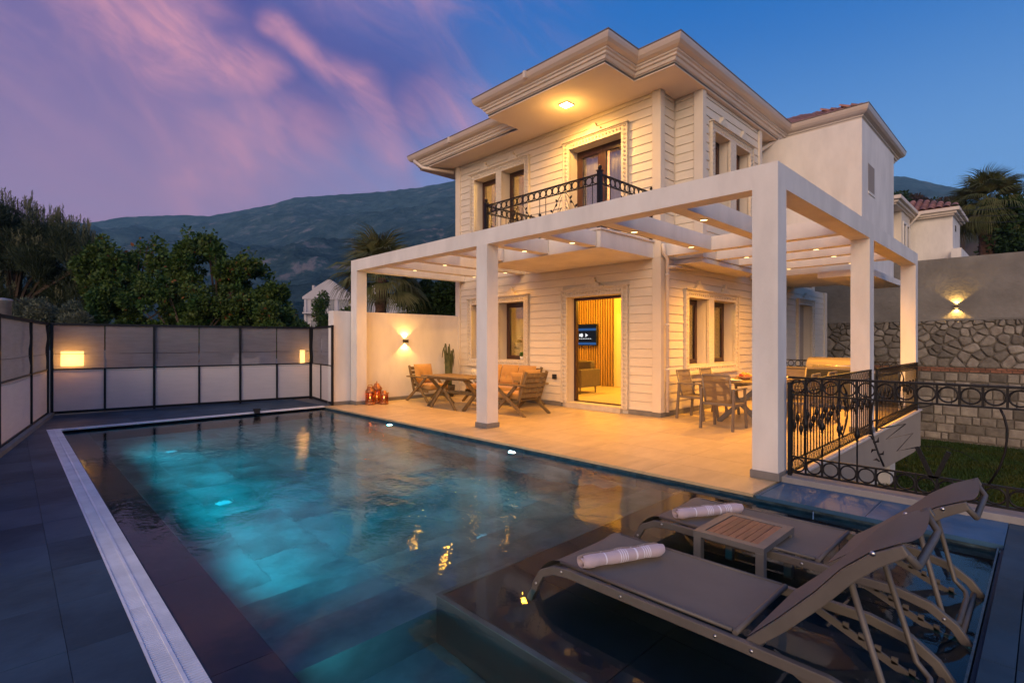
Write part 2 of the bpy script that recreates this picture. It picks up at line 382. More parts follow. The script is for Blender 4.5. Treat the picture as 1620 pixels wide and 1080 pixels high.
# grass blades on the lawn in view
def blades(n, x0, x1, y0, y1, z, h, mat, name, **kw):
    px = rng.uniform(x0, x1, n); py = rng.uniform(y0, y1, n); hh = h*rng.uniform(.5, 1.2, n); a = rng.uniform(0, 2*np.pi, n); w = .012
    dx = np.cos(a)*w; dy = np.sin(a)*w; lx = rng.normal(0, .4, n)*hh; ly = rng.normal(0, .4, n)*hh
    v = np.empty((n, 3, 3)); v[:,0] = np.c_[px-dx, py-dy, np.full(n, z)]; v[:,1] = np.c_[px+dx, py+dy, np.full(n, z)]; v[:,2] = np.c_[px+lx, py+ly, z+hh]
    me = np_mesh(name, v.reshape(-1,3), np.arange(n*3).reshape(n,3), mat); return link_mesh(name, me, **kw)
grassm = leafmat('grass_blades', (.035,.078,.016), (.055,.075,.014), (.16,.11,.02))
blades(90000, 7.5, 20.2, -1.5, 6.5, -1.56, .07, grassm, 'grass', kind='stuff', label='dark green lawn grass below the stone wall', cat='grass')

# far mountain: a ridge read off the photograph, at real size
ridge = [(-900,470),(-500,420),(-200,372),(0,362),(140,353),(200,344),(290,340),(330,342),(420,326),(465,313),(520,309),(600,304),(660,297),(725,285),(850,279),(1000,278),(1200,276),(1350,277),(1430,279),(1480,291),(1510,297),(1620,325),(1800,360),(2200,420)]
def ridge_v(u):
    for (a, va), (b, vb) in zip(ridge, ridge[1:]):
        if a <= u <= b: return va + (vb-va)*(u-a)/(b-a)
    return 450
def hill(name, u0, u1, nu, d0, d1, nr, vf, mat, rough, z0=-1.7, **kw):
    vs = []; fs = []
    for i in range(nu+1):
        u = u0 + (u1-u0)*i/nu
        base = Vector((RT.x*(u-810)/823+FW.x, RT.y*(u-810)/823+FW.y, 0))
        top = CAMZ + (540-vf(u))/823*d1
        for j in range(nr+1):
            t = j/nr; d = d0 + (d1-d0)*t
            p = base*d
            prof = t**1.35
            z = z0 + (top-z0)*prof
            q = Vector((p.x, p.y, 0))
            am = rough*math.sin(t*math.pi)**.8
            z += am*(noise.hetero_terrain(q*(1.0/(d1*.16)), .9, 2.1, 6, .6)-.9)*.8
            z += rough*.07*noise.noise(q*(1.0/(d1*.012)))*(1 if t > .2 else t*5)
            vs.append((p.x, p.y, z))
    for j in range(1):
        pass
    n = nr+1
    for i in range(nu):
        for j in range(nr): fs.append((i*n+j, (i+1)*n+j, (i+1)*n+j+1, i*n+j+1))
    # back slope
    for i in range(nu+1):
        p = Vector(vs[i*n+nr]); vs.append((p.x*1.12, p.y*1.12, z0))
    k = (nu+1)*n
    for i in range(nu): fs.append((i*n+nr, (i+1)*n+nr, k+i+1, k+i))
    me = np_mesh(name, np.array(vs), np.array(fs), mat, True)
    return link_mesh(name, me, **kw)
mount = bpy.data.materials.new('mountain_scrub_hazed'); mount.use_nodes = True
t_ = mount.node_tree; p_ = t_.nodes['Principled BSDF']; tcn = nd(t_, 'ShaderNodeTexCoord')
na = nd(t_, 'ShaderNodeTexNoise', i_Scale=.035, i_Detail=9.0, i_Roughness=.7); t_.links.new(tcn.outputs['Object'], na.inputs['Vector'])
nb = nd(t_, 'ShaderNodeTexNoise', i_Scale=.0056, i_Detail=6.0, i_Roughness=.6, i_Distortion=.6); t_.links.new(tcn.outputs['Object'], nb.inputs['Vector'])
vo = nd(t_, 'ShaderNodeTexVoronoi', i_Scale=.2); t_.links.new(tcn.outputs['Object'], vo.inputs['Vector'])
scr = mixc(t_, smooth(t_, na.outputs[0], .38, .62), (.004,.020,.032), (.044,.082,.090))  # some of the distance haze is put into these bluish scrub colours
scr = mixc(t_, math_(t_, 'MULTIPLY', smooth(t_, vo.outputs['Distance'], .2, .8), .5), scr, (.045,.07,.075))
rock = math_(t_, 'MULTIPLY', smooth(t_, nb.outputs[0], .46, .60), smooth(t_, na.outputs[0], .54, .62))
col_ = mixc(t_, rock, scr, (.15,.14,.145)); t_.links.new(col_, p_.inputs['Base Color']); p_.inputs['Roughness'].default_value = 1
p_.inputs['Specular IOR Level'].default_value = 0
bp = nd(t_, 'ShaderNodeBump', i_Strength=1.0, i_Distance=9.0); t_.links.new(na.outputs[0], bp.inputs['Height']); t_.links.new(bp.outputs[0], p_.inputs['Normal'])
hill('mountain', -900, 2200, 520, 180, 1500, 90, ridge_v, mount, 45, kind='structure')
# low scrub slope on the right, nearer
def r2(u): return 540 - 222*math.exp(-((u-1440)/420)**2) + 6*noise.noise(Vector((u*.03, 0, 0)))
hill('hillside', 1330, 2100, 120, 60, 210, 24, lambda u: r2(u)+4, material('brown_slope', (.085,.065,.055), 1, var=.5, scale=.08, col2=(.05,.055,.03), bump=1, bscale=.4, spec=0), 6, kind='structure')

# ================================================================== leaf makers
def leaf_points(blobs, n):
    vol = np.array([b[3]*b[4]*b[5] for b in blobs]); pick = rng.choice(len(blobs), n, p=vol/vol.sum())
    B = np.array([b[:6] for b in blobs])[pick]
    d = rng.normal(size=(n,3)); d /= np.linalg.norm(d, axis=1)[:,None]
    r = rng.uniform(.25, 1.0, n)**.45
    return B[:,:3] + d*B[:,3:]*r[:,None], d
def leaf_mesh(name, pts, dirs, size, mat, aspect=.5, updown=.3, fold=.25):
    n = len(pts)
    a = dirs + rng.normal(size=(n,3))*.8; a[:,2] += rng.uniform(-updown, updown, n); a /= np.linalg.norm(a, axis=1)[:,None]
    b = np.cross(a, rng.normal(size=(n,3))); b /= np.linalg.norm(b, axis=1)[:,None]
    c = np.cross(a, b); s = (size*rng.uniform(.6, 1.3, n))[:,None]
    v = np.empty((n,4,3)); v[:,0] = pts; v[:,1] = pts + a*s*.5 + b*s*aspect*.5 + c*s*fold*.3; v[:,2] = pts + a*s; v[:,3] = pts + a*s*.5 - b*s*aspect*.5 + c*s*fold*.3
    return np_mesh(name, v.reshape(-1,3), np.arange(n*4).reshape(n,4), mat)
def limbs(base, blobs, r=.12, n=8):
    m = MB(); top = Vector(base) + Vector((0,0, (max(b[2] for b in blobs)-base[2])*.45))
    m.tube([base, (Vector(base)+top)/2 + Vector((.06,-.05,0)), top], [r, r*.8, r*.55], 8)
    for b in random.sample(blobs, min(len(blobs), n)):
        c = Vector(b[:3]); mid = (top*.6+c*.4) + Vector((0,0,.15)); m.tube([top-Vector((0,0,.3)), mid, c], [r*.45, r*.3, r*.12], 5)
    return m
def tree(name, blobs, n, size, mat, base, label, cat='tree', group=None, r=.12, aspect=.6):
    root = empty(name, base, label=label, cat=cat, group=group)
    off = Vector(base)
    bl = [(b[0]-off.x, b[1]-off.y, b[2]-off.z, *b[3:]) for b in blobs]
    p, d = leaf_points(bl, n)
    link_mesh('crown', leaf_mesh('crown', p, d, size, mat, aspect), root)
    limbs((0,0,0), bl, r).build('trunk', bark, root)
    return root
def clumps(u0, u1, top, d, n, rad, bottom=545, jit=1.2):
    """round clumps filling an outline; top(u) is the height line of the crown"""
    out = []
    for i in range(n):
        u = random.uniform(u0, u1); tv = top(u); v = tv + (bottom-tv)*random.random()**1.3
        r = rad*random.uniform(.6, 1.25); dd = d + random.uniform(-jit, jit)
        p = W(u, v + r/dd*823*.8, dd); out.append((p.x, p.y, p.z, r, r, r*random.uniform(.7, 1.1)))
    for i in range(int(n*.9)):      # young shoots standing out of the crown
        u = random.uniform(u0, u1); r = rad*random.uniform(.16, .34); dd = d + random.uniform(-jit, jit)*.6
        for q in range(3):
            p = W(u+q*random.uniform(-3,3), top(u)+random.uniform(0,26)-q*6, dd); out.append((p.x, p.y, p.z, r*.75, r*.75, r*1.5))
    return out
def interp(pts):
    def f(u):
        if u <= pts[0][0]: return pts[0][1]
        for (a, va), (b, vb) in zip(pts, pts[1:]):
            if u <= b: return va + (vb-va)*(u-a)/(b-a)
        return pts[-1][1]
    return f
# broadleaf trees behind the back fence
t1 = interp([(130,400),(165,384),(195,410),(215,392),(245,382),(262,400),(285,425)])
tree('broadleaf_tree', clumps(120, 285, t1, 19.5, 95, .30), 30000, .14, leaf_broad, tuple(W(205, 540, 19.5).xy)+(-1.6,), 'green broadleaf tree behind the back fence, beside the pine')
t2 = interp([(270,430),(287,385),(300,372),(335,374),(350,400),(372,412),(390,408),(402,404),(425,432),(450,460)])
tree('broadleaf_tree', clumps(268, 455, t2, 18.5, 110, .27), 34000, .14, leaf_broad, tuple(W(345, 540, 18.5).xy)+(-1.6,), 'tallest green broadleaf tree behind the middle of the back fence')
for (u, v, d, s) in [(408,455,18,.3),(440,440,18.2,.2),(425,470,18,.3)]: pass
t3 = interp([(160,455),(250,440),(330,452),(400,470),(452,492)])
tree('broadleaf_tree', clumps(150, 455, t3, 16.6, 80, .26, bottom=535, jit=.5), 26000, .12, leaf_broad, tuple(W(300, 540, 16.6).xy)+(-1.6,), 'low spreading bush with reddish leaves just above the back fence', 'bush', r=.07)
# olive-grey shrubs at the left fence corner
for k, (u, v, d, rr, lab) in enumerate([(35,487,15.2,.52,'grey green shrub above the side fence, nearest the round vent pipe'),(68,492,15,.48,'grey green shrub above the fence corner under the pine'),(120,497,15.1,.45,'small grey green shrub above the first back fence panel')]):
    bl = []
    for q in range(8):
        p = W(u+random.uniform(-16,16), v+random.uniform(-6,30), d+random.uniform(-.3,.3)); bl.append((p.x,p.y,p.z,rr*.45,rr*.45,rr*.6))
    tree('olive_shrub', bl, 5200, .10, leaf_olive, tuple(W(u, 540, d).xy)+(-1.6,), lab, 'shrub', 'grey green shrubs behind the fence', r=.03, aspect=.3)
# pine with upright candles
pine_top = interp([(-60,285),(0,300),(18,312),(30,306),(48,314),(60,322),(75,330),(90,330),(103,338),(118,345),(135,352),(150,368),(162,395)])
pr_ = empty('pine_tree', tuple(W(20, 540, 21).xy)+(-1.6,), label='dark pine with pale upright shoots at the far end of the side fence', cat='pine tree')
off = Vector(pr_.location); pb = []; cand = []
for i in range(330):       # upright spires of needles, each ending in a pale shoot
    u = random.uniform(-90, 160); low = random.random()**1.6; v = pine_top(u) + random.uniform(4, 30) + (500-pine_top(u))*low; d = 21 + random.uniform(-1.8, 1.8)
    p = W(u, v, d) - off; h = random.uniform(.28, .60); w_ = random.uniform(.11, .20)
    pb.append((p.x, p.y, p.z-h*.9, w_, w_, h)); cand.append(p + Vector((0,0,-.05)))
    if random.random() < .5: pb.append((p.x, p.y, p.z-h*1.7, w_*2.4, w_*2.4, .35))
n_ = 120000; pts, dd = leaf_points(pb, n_); dd[:,2] = np.abs(dd[:,2])+.7
link_mesh('crown', leaf_mesh('crown', pts, dd*1.5, .24, leaf_pine, .075, 0), pr_)
cp = []; cd = []
for c in cand:
    for q in range(random.randint(2, 4)):
        o_ = Vector((random.uniform(-.16,.16), random.uniform(-.16,.16), random.uniform(-.05,.1))); h = random.uniform(.22,.48)
        for s in range(26):
            cp.append(c+o_+Vector((0,0,h*s/26))); cd.append((random.uniform(-.25,.25), random.uniform(-.25,.25), 2.5))
link_mesh('shoots', leaf_mesh('shoots', np.array(cp), np.array(cd), .11, leaf_candle, .20, 0), pr_)
limbs((0,0,0), pb, .2, 26).build('trunk', bark, pr_)

# ------------------------------------------------------------------ palms
def frond_mesh(L_=1.5, fan=.75, droop=.35, nleaf=26, mat=leaf_palm, spread=150, width=.045):
    """fan-palm frond along +X: stalk, then a fan of folded leaflets with drooping tips"""
    m = MB(); pet = L_*.55
    m.tube([(0,0,0),(pet*.5,0,.06),(pet,0,.02)], [.022,.016,.012], 5)
    for i in range(nleaf):
        a = R_(-spread/2 + spread*i/(nleaf-1)); l = fan*(1-.25*abs(i/(nleaf-1)-.5)*2)*random.uniform(.88,1.08)
        c, s = math.cos(a), math.sin(a); sd = Vector((-s, c, 0)); o = Vector((pet,0,.02)); d = Vector((c, s, 0))
        P = [o, o+d*l*.45+Vector((0,0,.03)), o+d*l*.75+Vector((0,0,-droop*l*.18)), o+d*l*.97+Vector((0,0,-droop*l*.75))]
        w = [.006, width*.5, width*.36, .002]
        vs = []
        for p, ww in zip(P, w): vs += [p-sd*ww+Vector((0,0,-ww*.5)), p+Vector((0,0,ww*.4)), p+sd*ww+Vector((0,0,-ww*.5))]
        fs = []
        for k in range(3):
            b = k*3; fs += [(b,b+1,b+4,b+3),(b+1,b+2,b+5,b+4)]
        m.add(vs, fs)
    return m.mesh('frond', mat)
def palm(name, base, top, n, L_, fan, label, r=.16, dead=4, trunk=trunk_palm, elev=(-50,75), mat=leaf_palm, droop=.5, width=.045, spread=150):
    root = empty(name, base, label=label, cat='palm tree'); h = top[2]-base[2]; lean = Vector((top[0]-base[0], top[1]-base[1], 0))
    m = MB(); prof = []
    pts = []; rs = []
    for i in range(26):
        t = i/25; pts.append(lean*t*t + Vector((0,0,h*t))); rs.append(r*(1.1-.25*t)*(1+.12*(i % 2)))
    m.tube(pts, rs, 10)
    for i in range(60):      # boot stubs left by old leaves
        t = random.uniform(.35, 1); a = random.uniform(0, 6.28); p = lean*t*t + Vector((0,0,h*t)); d = Vector((math.cos(a), math.sin(a), .9))
        m.bar(p+d*r*.7, p+d*(r*.7+.12), .05, .02)
    m.build('trunk', trunk, root)
    meshes = [frond_mesh(L_*k, fan*k, droop*q, width=width, mat=mat, spread=spread) for k, q in ((1,1),(.85,1.4),(1.08,.8))]
    for i in range(n):
        e = R_(elev[0] + (elev[1]-elev[0])*(i+.5)/n); a = i*2.399 + random.uniform(-.2,.2)
        o = link_mesh('frond', meshes[i % 3], root, loc=lean+Vector((0,0,h-.05+.15*math.sin(e))))
        o.rotation_euler = (random.uniform(-.35,.35), -e, a)
    return root
palm('fan_palm', (8.9,15.5,-1.6), (8.95,15.5,3.55), 40, 1.35, 1.05, 'fan palm behind the low wall, left of the villa', r=.20, elev=(-35,80), droop=.65, spread=125, width=.04)
b_ = W(1562,540,30); palm('tall_palm', (b_.x,b_.y,2.0), (b_.x,b_.y,9.2), 60, 1.75, 1.25, 'tall thick-trunked palm above the stone retaining wall', r=.38, elev=(-45,84), droop=.75, width=.06, spread=120)
# dark hedge between the low wall and villa, and white oleander-like bush
bl = []
for i in range(26):
    p = W(random.uniform(640,722), random.uniform(455,520), 19+random.uniform(-.6,.6)); bl.append((p.x,p.y,p.z,.42,.42,.45))
tree('tall_hedge', bl, 15000, .13, leaf_dark, tuple(W(690, 540, 19).xy)+(-1.6,), 'dark clipped hedge rising behind the low wall beside the villa', 'hedge', r=.05)
bl = []
for i in range(14):
    p = W(random.uniform(512,560), random.uniform(496,530), 24+random.uniform(-.6,.6)); bl.append((p.x,p.y,p.z,.34,.34,.34))
tree('leafy_tree', bl, 3200, .13, leaf_broad, tuple(W(530, 540, 24).xy)+(-1.6,), 'small leafy tree in front of the white far house', r=.07)
bl = []
for i in range(9):
    p = W(random.uniform(500,514), random.uniform(468,522), 40+random.uniform(-.4,.4)); bl.append((p.x,p.y,p.z,.38,.38,.6))
tree('slender_tree', bl, 2600, .16, leaf_broad, tuple(W(507, 540, 40).xy)+(-1.6,), 'slender green tree standing against the white far house', r=.07)
bl = []
for i in range(16):
    p = W(random.uniform(438,478), random.uniform(496,526), 34+random.uniform(-1,1)); bl.append((p.x,p.y,p.z,.7,.7,.6))
tree('round_bush', bl, 6000, .2, leaf_broad, tuple(W(475, 540, 34).xy)+(-1.6,), 'round green bushes at the foot of the white far house', 'bush', r=.07)
# trees on the right above and before the retaining wall
bl = []
for i in range(46):
    p = W(random.uniform(1582,1700), random.uniform(325,410), 31+random.uniform(-2,2)); bl.append((p.x,p.y,p.z,1.0,1.0,.8))
tree('evergreen_tree', bl, 22000, .26, leaf_dark, tuple(W(1640, 540, 31).xy)+(2.0,), 'dense green tree right of the tall palm above the wall')
bl = []
for i in range(9):
    p = W(random.uniform(1596,1640), random.uniform(466,496), 15.5+random.uniform(-.4,.4)); bl.append((p.x,p.y,p.z,.22,.22,.14))
tree('fruit_tree', bl, 1300, .16, leaf_broad, tuple(W(1690, 540, 15.5).xy)+(-1.6,), 'leafy branch reaching in front of the wall beside the right wall lamp', r=.05)
bl = []
for i in range(14):
    p = W(random.uniform(1594,1650), random.uniform(560,650), 16.5+random.uniform(-.4,.4)); bl.append((p.x,p.y,p.z,.32,.32,.35))
tree('garden_shrub', bl, 4200, .12, leaf_broad, tuple(W(1625, 540, 16.5).xy)+(-1.6,), 'green shrub growing at the foot of the stone wall', 'shrub', r=.04)
for k in range(7):
    bl = []
    u0 = 1422 + k*17
    for i in range(9):
        p = W(u0+random.uniform(-9,9), random.uniform(314,334)+k*1.5, 62+random.uniform(-3,3)); bl.append((p.x,p.y,p.z,.75,.75,.8))
    tree('scrub_tree', bl, 1700, .34, leaf_brown if k % 3 else leaf_dark, tuple(W(u0, 540, 62).xy)+(6.0,), 'bare brownish scrub tree on the slope above the neighbouring roof', group='scrub trees on the slope above the neighbouring roof', r=.1)
# ================================================================== POOL AND DECKS
def tiles(parent, x0, x1, y0, y1, z, tw, tl, mat, gap=.005, th=.012, stag=False, name='floor_tile', skip=None):
    """single tiles laid side by side, meshes shared between equal sizes"""
    cache = {}; x = x0; i = 0
    while x < x1-.02:
        w = min(tw, x1-x); y = y0 - (tl/2 if stag and i % 2 else 0)
        while y < y1-.02:
            a = max(y, y0); b = min(y+tl, y1)
            if b-a > .03 and not (skip and skip(x+w/2, (a+b)/2)):
                k = (round(w,3), round(b-a,3))
                if k not in cache:
                    cache[k] = MB().box((-w/2+gap/2, -(b-a)/2+gap/2, -th), (w/2-gap/2, (b-a)/2-gap/2, 0)).mesh(name, mat)
                link_mesh(name, cache[k], parent, (x+w/2, (a+b)/2, z + random.uniform(-.0006,.0006)))
            y += tl
        x += tw; i += 1
# shell
sh = empty('swimming_pool', (0,0,0), label='long outdoor swimming pool with blue green water between deck and terrace', cat='swimming pool')
m = MB(); m.box((-5.9,-5.9,-1.6),(PX0-.01,13.8,-.03)); m.box((PX0-.01,-5.9,-1.6),(5.93,PY0-.01,-.03))
m.box((PX0-.01,PY1+.45,-1.6),(5.12,13.8,-.03)); m.box((PX0-.01,PY1,-1.6),(5.12,PY1+.45,-.09)); m.box((PX0-.01,PY0-.01,-1.6),(5.13,PY1,-1.22))
m.build('deck_slab', deck_grout, kind='structure')
# pool lining, floor, ledge and steps
m = MB(); m.box((PX0,PY0,-1.218),(PX1,PY1,-1.20)); m.build('pool_floor', tile_pool, sh)
m = MB(); m.box((PX0-.008,PY0,-1.2),(PX0+.29,PY1,-.105)); m.build('side_shelf', tile_shelf, sh)
m = MB(); m.box((1.95,PY0,-1.2),(PX1,2.70,-.27)); m.build('lounging_ledge', tile_shelf, sh)
m = MB(); m.box((PX0+.29,PY0,-1.2),(1.949,2.70,-.85)); m.build('side_step', tile_pool, sh)
for i, (ya, yb, z) in enumerate([(2.701,3.10,-.45),(3.10,3.50,-.65),(3.50,3.92,-.86),(3.92,4.3,-1.04)]):
    MB().box((PX0+.29,ya,-1.2),(PX1,yb,z)).build('pool_step', tile_pool, sh)
MB().box((1.94,2.67,-.27),(PX1,2.706,-.2605)).box((1.94,PY0,-.27),(1.975,2.669,-.2605)).build('ledge_nosing', tile_pool, sh)
m = MB(); m.box((PX0+.2,PY1,-1.2),(PX1,PY1+.006,-.09)); m.build('end_wall_lining', tile_pool, sh)
tiles(sh, PX0+.30, PX1, 4.3, PY1, -1.194, .6, 1.2, tile_pool, gap=.008, stag=True, name='pool_floor_tile')
tiles(sh, 1.98, PX1, PY0+.01, 2.665, -.262, .6, 1.2, tile_shelf, gap=.006, name='ledge_tile')
tiles(sh, PX0, PX0+.285, PY0+.01, PY1, -.098, .285, 1.2, tile_shelf, gap=.006, name='shelf_tile')
# side lining tiles under the terrace edge (the dark band above the water)
y = PY0; k = 0
edge_mesh = MB().box((0,.003,-.52),(.012,.597,-.016)).mesh('lining_tile', tile_edge)
while y < PY1-.1:
    o = link_mesh('lining_tile', edge_mesh, sh, (PX1-.012, y, 0)); y += .6
MB().box((PX1-.006,PY0,-1.2),(PX1,PY1,-.53)).build('side_wall_lining', tile_pool, sh)
MB().box((PX0+.285,4.3,-1.2),(PX0+.296,PY1,-.11)).build('side_wall_lining', tile_pool, sh)
MB().box((PX0,PY0-.004,-.27),(PX1,PY0+.006,-.02)).build('near_wall_lining', tile_edge, sh)
# round floor fittings
inlet = MB().lathe([(.001,0),(.055,0),(.075,.004),(.08,.012),(.05,.018),(.03,.014),(.001,.016)], n=20)
im = inlet.mesh('floor_inlet', material('white_fitting', (.75,.78,.76), .4))
for (u, v) in [(528,955),(865,822),(355,795),(271,714)]:
    d = 823*(CAMZ-WZ)/(v-540); p = W(u, v, d)
    hz_ = math.hypot(p.x, p.y); si = hz_/math.hypot(hz_, CAMZ-WZ)/1.33; run = (1.193+WZ)*si/math.sqrt(1-si*si); p = p + Vector((p.x, p.y, 0))*(run/hz_)
    if v == 822: link_mesh('floor_inlet', im, sh, (3.15, 3.6, -.858))
    else: link_mesh('floor_inlet', im, sh, (p.x, p.y, -1.193))
# water body
wm = bpy.data.materials.new('pool_water'); wm.use_nodes = True; t = wm.node_tree
for n in list(t.nodes): t.nodes.remove(n)
tr = nd(t, 'ShaderNodeBsdfRefraction', i_IOR=1.33, i_Roughness=0.0); tr.inputs[0].default_value = (1,1,1,1); gl = nd(t, 'ShaderNodeBsdfGlossy', i_Roughness=.015)
tcn = nd(t, 'ShaderNodeTexCoord'); mp1 = nd(t, 'ShaderNodeMapping'); mp1.inputs['Scale'].default_value = (1.5, .9, 1); t.links.new(tcn.outputs['Object'], mp1.inputs[0])
wa = nd(t, 'ShaderNodeTexNoise', i_Scale=2.2, i_Detail=3.0, i_Roughness=.45, i_Distortion=.6); t.links.new(mp1.outputs[0], wa.inputs['Vector'])
wb = nd(t, 'ShaderNodeTexNoise', i_Scale=16.0, i_Detail=2.0); t.links.new(mp1.outputs[0], wb.inputs['Vector'])
# ripples are strongest in front of the terrace where the return jets run, calm on the ledge
sp_ = nd(t, 'ShaderNodeSeparateXYZ'); t.links.new(tcn.outputs['Object'], sp_.inputs[0])
jet = math_(t, 'MULTIPLY', smooth(t, sp_.outputs[1], 1.9, 4.2), math_(t, 'SUBTRACT', 1.0, math_(t, 'MULTIPLY', smooth(t, sp_.outputs[1], 8.5, 11.5), .4)))
jx = math_(t, 'ADD', .35, math_(t, 'MULTIPLY', smooth(t, sp_.outputs[0], 1.0, 3.5), .65))
amp = math_(t, 'ADD', .06, math_(t, 'MULTIPLY', math_(t, 'MULTIPLY', jet, jx), .94))
hgt = math_(t, 'ADD', math_(t, 'MULTIPLY', wa.outputs[0], .8), math_(t, 'MULTIPLY', wb.outputs[0], .2))
bp = nd(t, 'ShaderNodeBump', i_Distance=.017); t.links.new(hgt, bp.inputs['Height']); t.links.new(amp, bp.inputs['Strength'])
fr = nd(t, 'ShaderNodeFresnel', i_IOR=1.33); t.links.new(bp.outputs[0], fr.inputs['Normal']); t.links.new(bp.outputs[0], gl.inputs['Normal']); t.links.new(bp.outputs[0], tr.inputs['Normal'])
mx = nd(t, 'ShaderNodeMixShader'); t.links.new(fr.outputs[0], mx.inputs[0]); t.links.new(tr.outputs[0], mx.inputs[1]); t.links.new(gl.outputs[0], mx.inputs[2])
va = nd(t, 'ShaderNodeVolumeAbsorption', i_Density=.55); va.inputs[0].default_value = (.02,.86,.95,1)
wo_ = nd(t, 'ShaderNodeOutputMaterial'); t.links.new(mx.outputs[0], wo_.inputs[0]); t.links.new(va.outputs[0], wo_.inputs['Volume'])
MB().box((PX0-.03,PY0-.03,-1.23),(PX1+.02,PY1+.03,WZ)).build('water', wm, kind='structure')
# underwater lamps
def pool_lamp(x, y, z, s, lab, power):
    r = empty('pool_lamp', (x, y, z), label=lab, cat='pool lamp', group='underwater pool lamps')
    m = MB(); n = 20; ring = [(0, .07*math.cos(2*math.pi*i/n), .07*math.sin(2*math.pi*i/n)) for i in range(n)]
    m.tube(ring, .012, 6, closed=True).build('rim', steel, r)
    m = MB(); m.add([(s*.012, p[1]*.9, p[2]*.9) for p in ring], [tuple(range(n))]); m.build('lens', lamp_white, r)
    l = spot((s*.04,0,0), power, (s, 0, .18), 174, .5, (.020,.66,.84), .03, r)
for y, lab in ((5.25,'bright round underwater lamp below the terrace edge by the middle column'),(8.5,'bright round underwater lamp below the terrace edge by the lanterns')):
    pool_lamp(PX1-.02, y, -.24, -1, lab, 50)
for y, lab in ((2.3,'added underwater lamp in the shelf wall opposite the sunbeds'),(4.75,'underwater lamp in the shelf wall beside the steps'),(6.3,'second underwater lamp in the shelf wall from the steps'),(7.9,'third underwater lamp in the shelf wall from the steps'),(9.6,'underwater lamp in the shelf wall, farthest from the steps')):
    pool_lamp(PX0+.31, y, -.36, 1, lab, 150 if y > 5 else 150 if y > 3 else 7)  # the weak lamp opposite the sunbeds is added to tint the strip there
# overflow grating: sections of slats
dr = empty('overflow_grating', (0,0,0), label='white slatted overflow grating along the pool edge', cat='drain grating')
sec = MB()
for i in range(48): sec.box((0.0, i*.0208+.002, -.012), (.155, i*.0208+.0165, 0))
sec.box((.070,0,-.004),(.085,.998,.0035)); sec.box((0,0,-.022),(.008,.998,-.0125)); sec.box((.147,0,-.022),(.155,.998,-.0125))
secm = sec.mesh('grating_section', gratem)
y = PY1+.17-12
while y < PY1+.1:
    link_mesh('grating_section', secm, dr, (PX0-.185, y, -.002)); y += 1.0
o_x = PX0+.0
k = 0
while o_x < PX1-.1:
    o = link_mesh('grating_section', secm, dr, (o_x+.995 if o_x+1 < PX1 else PX1, PY1+.015, -.002)); o.rotation_euler = (0,0,R_(90)); o_x += 1.0
    if o_x+1 > PX1: 
        o = link_mesh('grating_section', secm, dr, (PX1-.003, PY1+.015, -.0035)); o.rotation_euler = (0,0,R_(90)); break
MB().box((PX0-.185,PY1+.012,-.03),(PX0-.003,PY1+.17,.0)).build('corner_plate', gratem, dr)
MB().box((PX0-.20,-5.8,-.06),(PX0-.187,PY1+.19,.001)).build('edge_trim', gratem, dr)
MB().box((PX0-.003,-5.8,-.06),(PX0-.0005,PY1,-.058)).build('channel_bed', grout, dr)
MB().box((3.62,PY1-.03,-.02),(3.72,PY1+.05,.06)).box((3.60,PY1-.01,.04),(3.74,PY1+.03,.075)).build('edge_bracket', blackm, tag(empty('pool_edge_fitting',(0,0,0)), 'small black fitting standing on the far pool edge', 'fitting'))
# decks
dk = empty('deck_paving', (0,0,0), kind='structure')
tiles(dk, -5.8, PX0-.2, -5.8, 13.75, .0, 1.2, .6, tile_d, gap=.002, stag=False, name='paving_tile', skip=lambda x, y: x < -4.3 or (y < -1.3))
tiles(dk, PX0-.2, 5.14, PY1+.19, 13.75, .0, 1.2, .6, tile_d, gap=.002, name='paving_tile')
tiles(dk, PX0+.15, 5.75, -2.6, PY0-.03, .0, 1.2, .9, tile_d, gap=.005, name='paving_tile')
tiles(dk, PX1-.025, 5.75, PY0-.03, 1.93, .0, .66, .84, tile_b, gap=.006, name='edge_tile')
MB().box((PX1-.03,PY0-.03,-.035),(PX1-.024,1.93,-.001)).build('edge_strip', tile_b, dk)
# kerb under the garden railing
MB().box((5.755,-3,-.05),(5.97,1.93,.055)).build('kerb', material('kerb_stone', (.30,.29,.28), .7, var=.2, scale=3, bump=.1), bevel=.006, kind='structure')
MB().box((5.80,-3,-1.6),(5.945,1.93,-.051)).build('garden_side_wall', plaster, kind='structure')
# terrace
te = empty('terrace', (0,0,0), kind='structure')
m = MB(); m.box((5.125,1.935,-.35),(5.95,13.3,-.014)); m.box((5.951,1.96,-.30),(14.0,11.3,-.014)); m.box((5.13,2,-1.6),(5.94,11.5,-.351)); m.build('slab', grout, te)
m = MB(); m.prism([(5.95,0),(14.0,0),(14.0,-.75),(13.2,-.78),(9.9,-.62),(5.95,-1.58)], lambda p: (p[0],1.905,p[1]-.014), lambda p: (p[0],1.96,p[1]-.014)); m.build('edge_beam', material('beam_render', (.40,.32,.24), .85, var=.12, scale=1.5, bump=.1, bscale=40), te)
MB().box((5.98,1.88,-.02),(14.03,1.955,.008)).build('edge_coping', corn, te, bevel=.004)
m = MB(); m.box((5.98,2.2,-1.6),(6.5,2.7,-.31)).box((9.4,2.3,-1.6),(9.9,2.8,-.31)); m.box((13.2,2.3,-1.6),(13.7,2.8,-.31)).box((9.8,2.5,-1.6),(13.9,2.65,-.31)).build('support_pier', plaster, te)
tiles(te, 5.095, 8.93, 1.96, 11.28, .0, .6, 1.2, tile_t, gap=.004, th=.03, stag=False)
tiles(te, 8.93, 13.98, 1.96, 5.14, .0, .6, 1.2, tile_t, gap=.004)
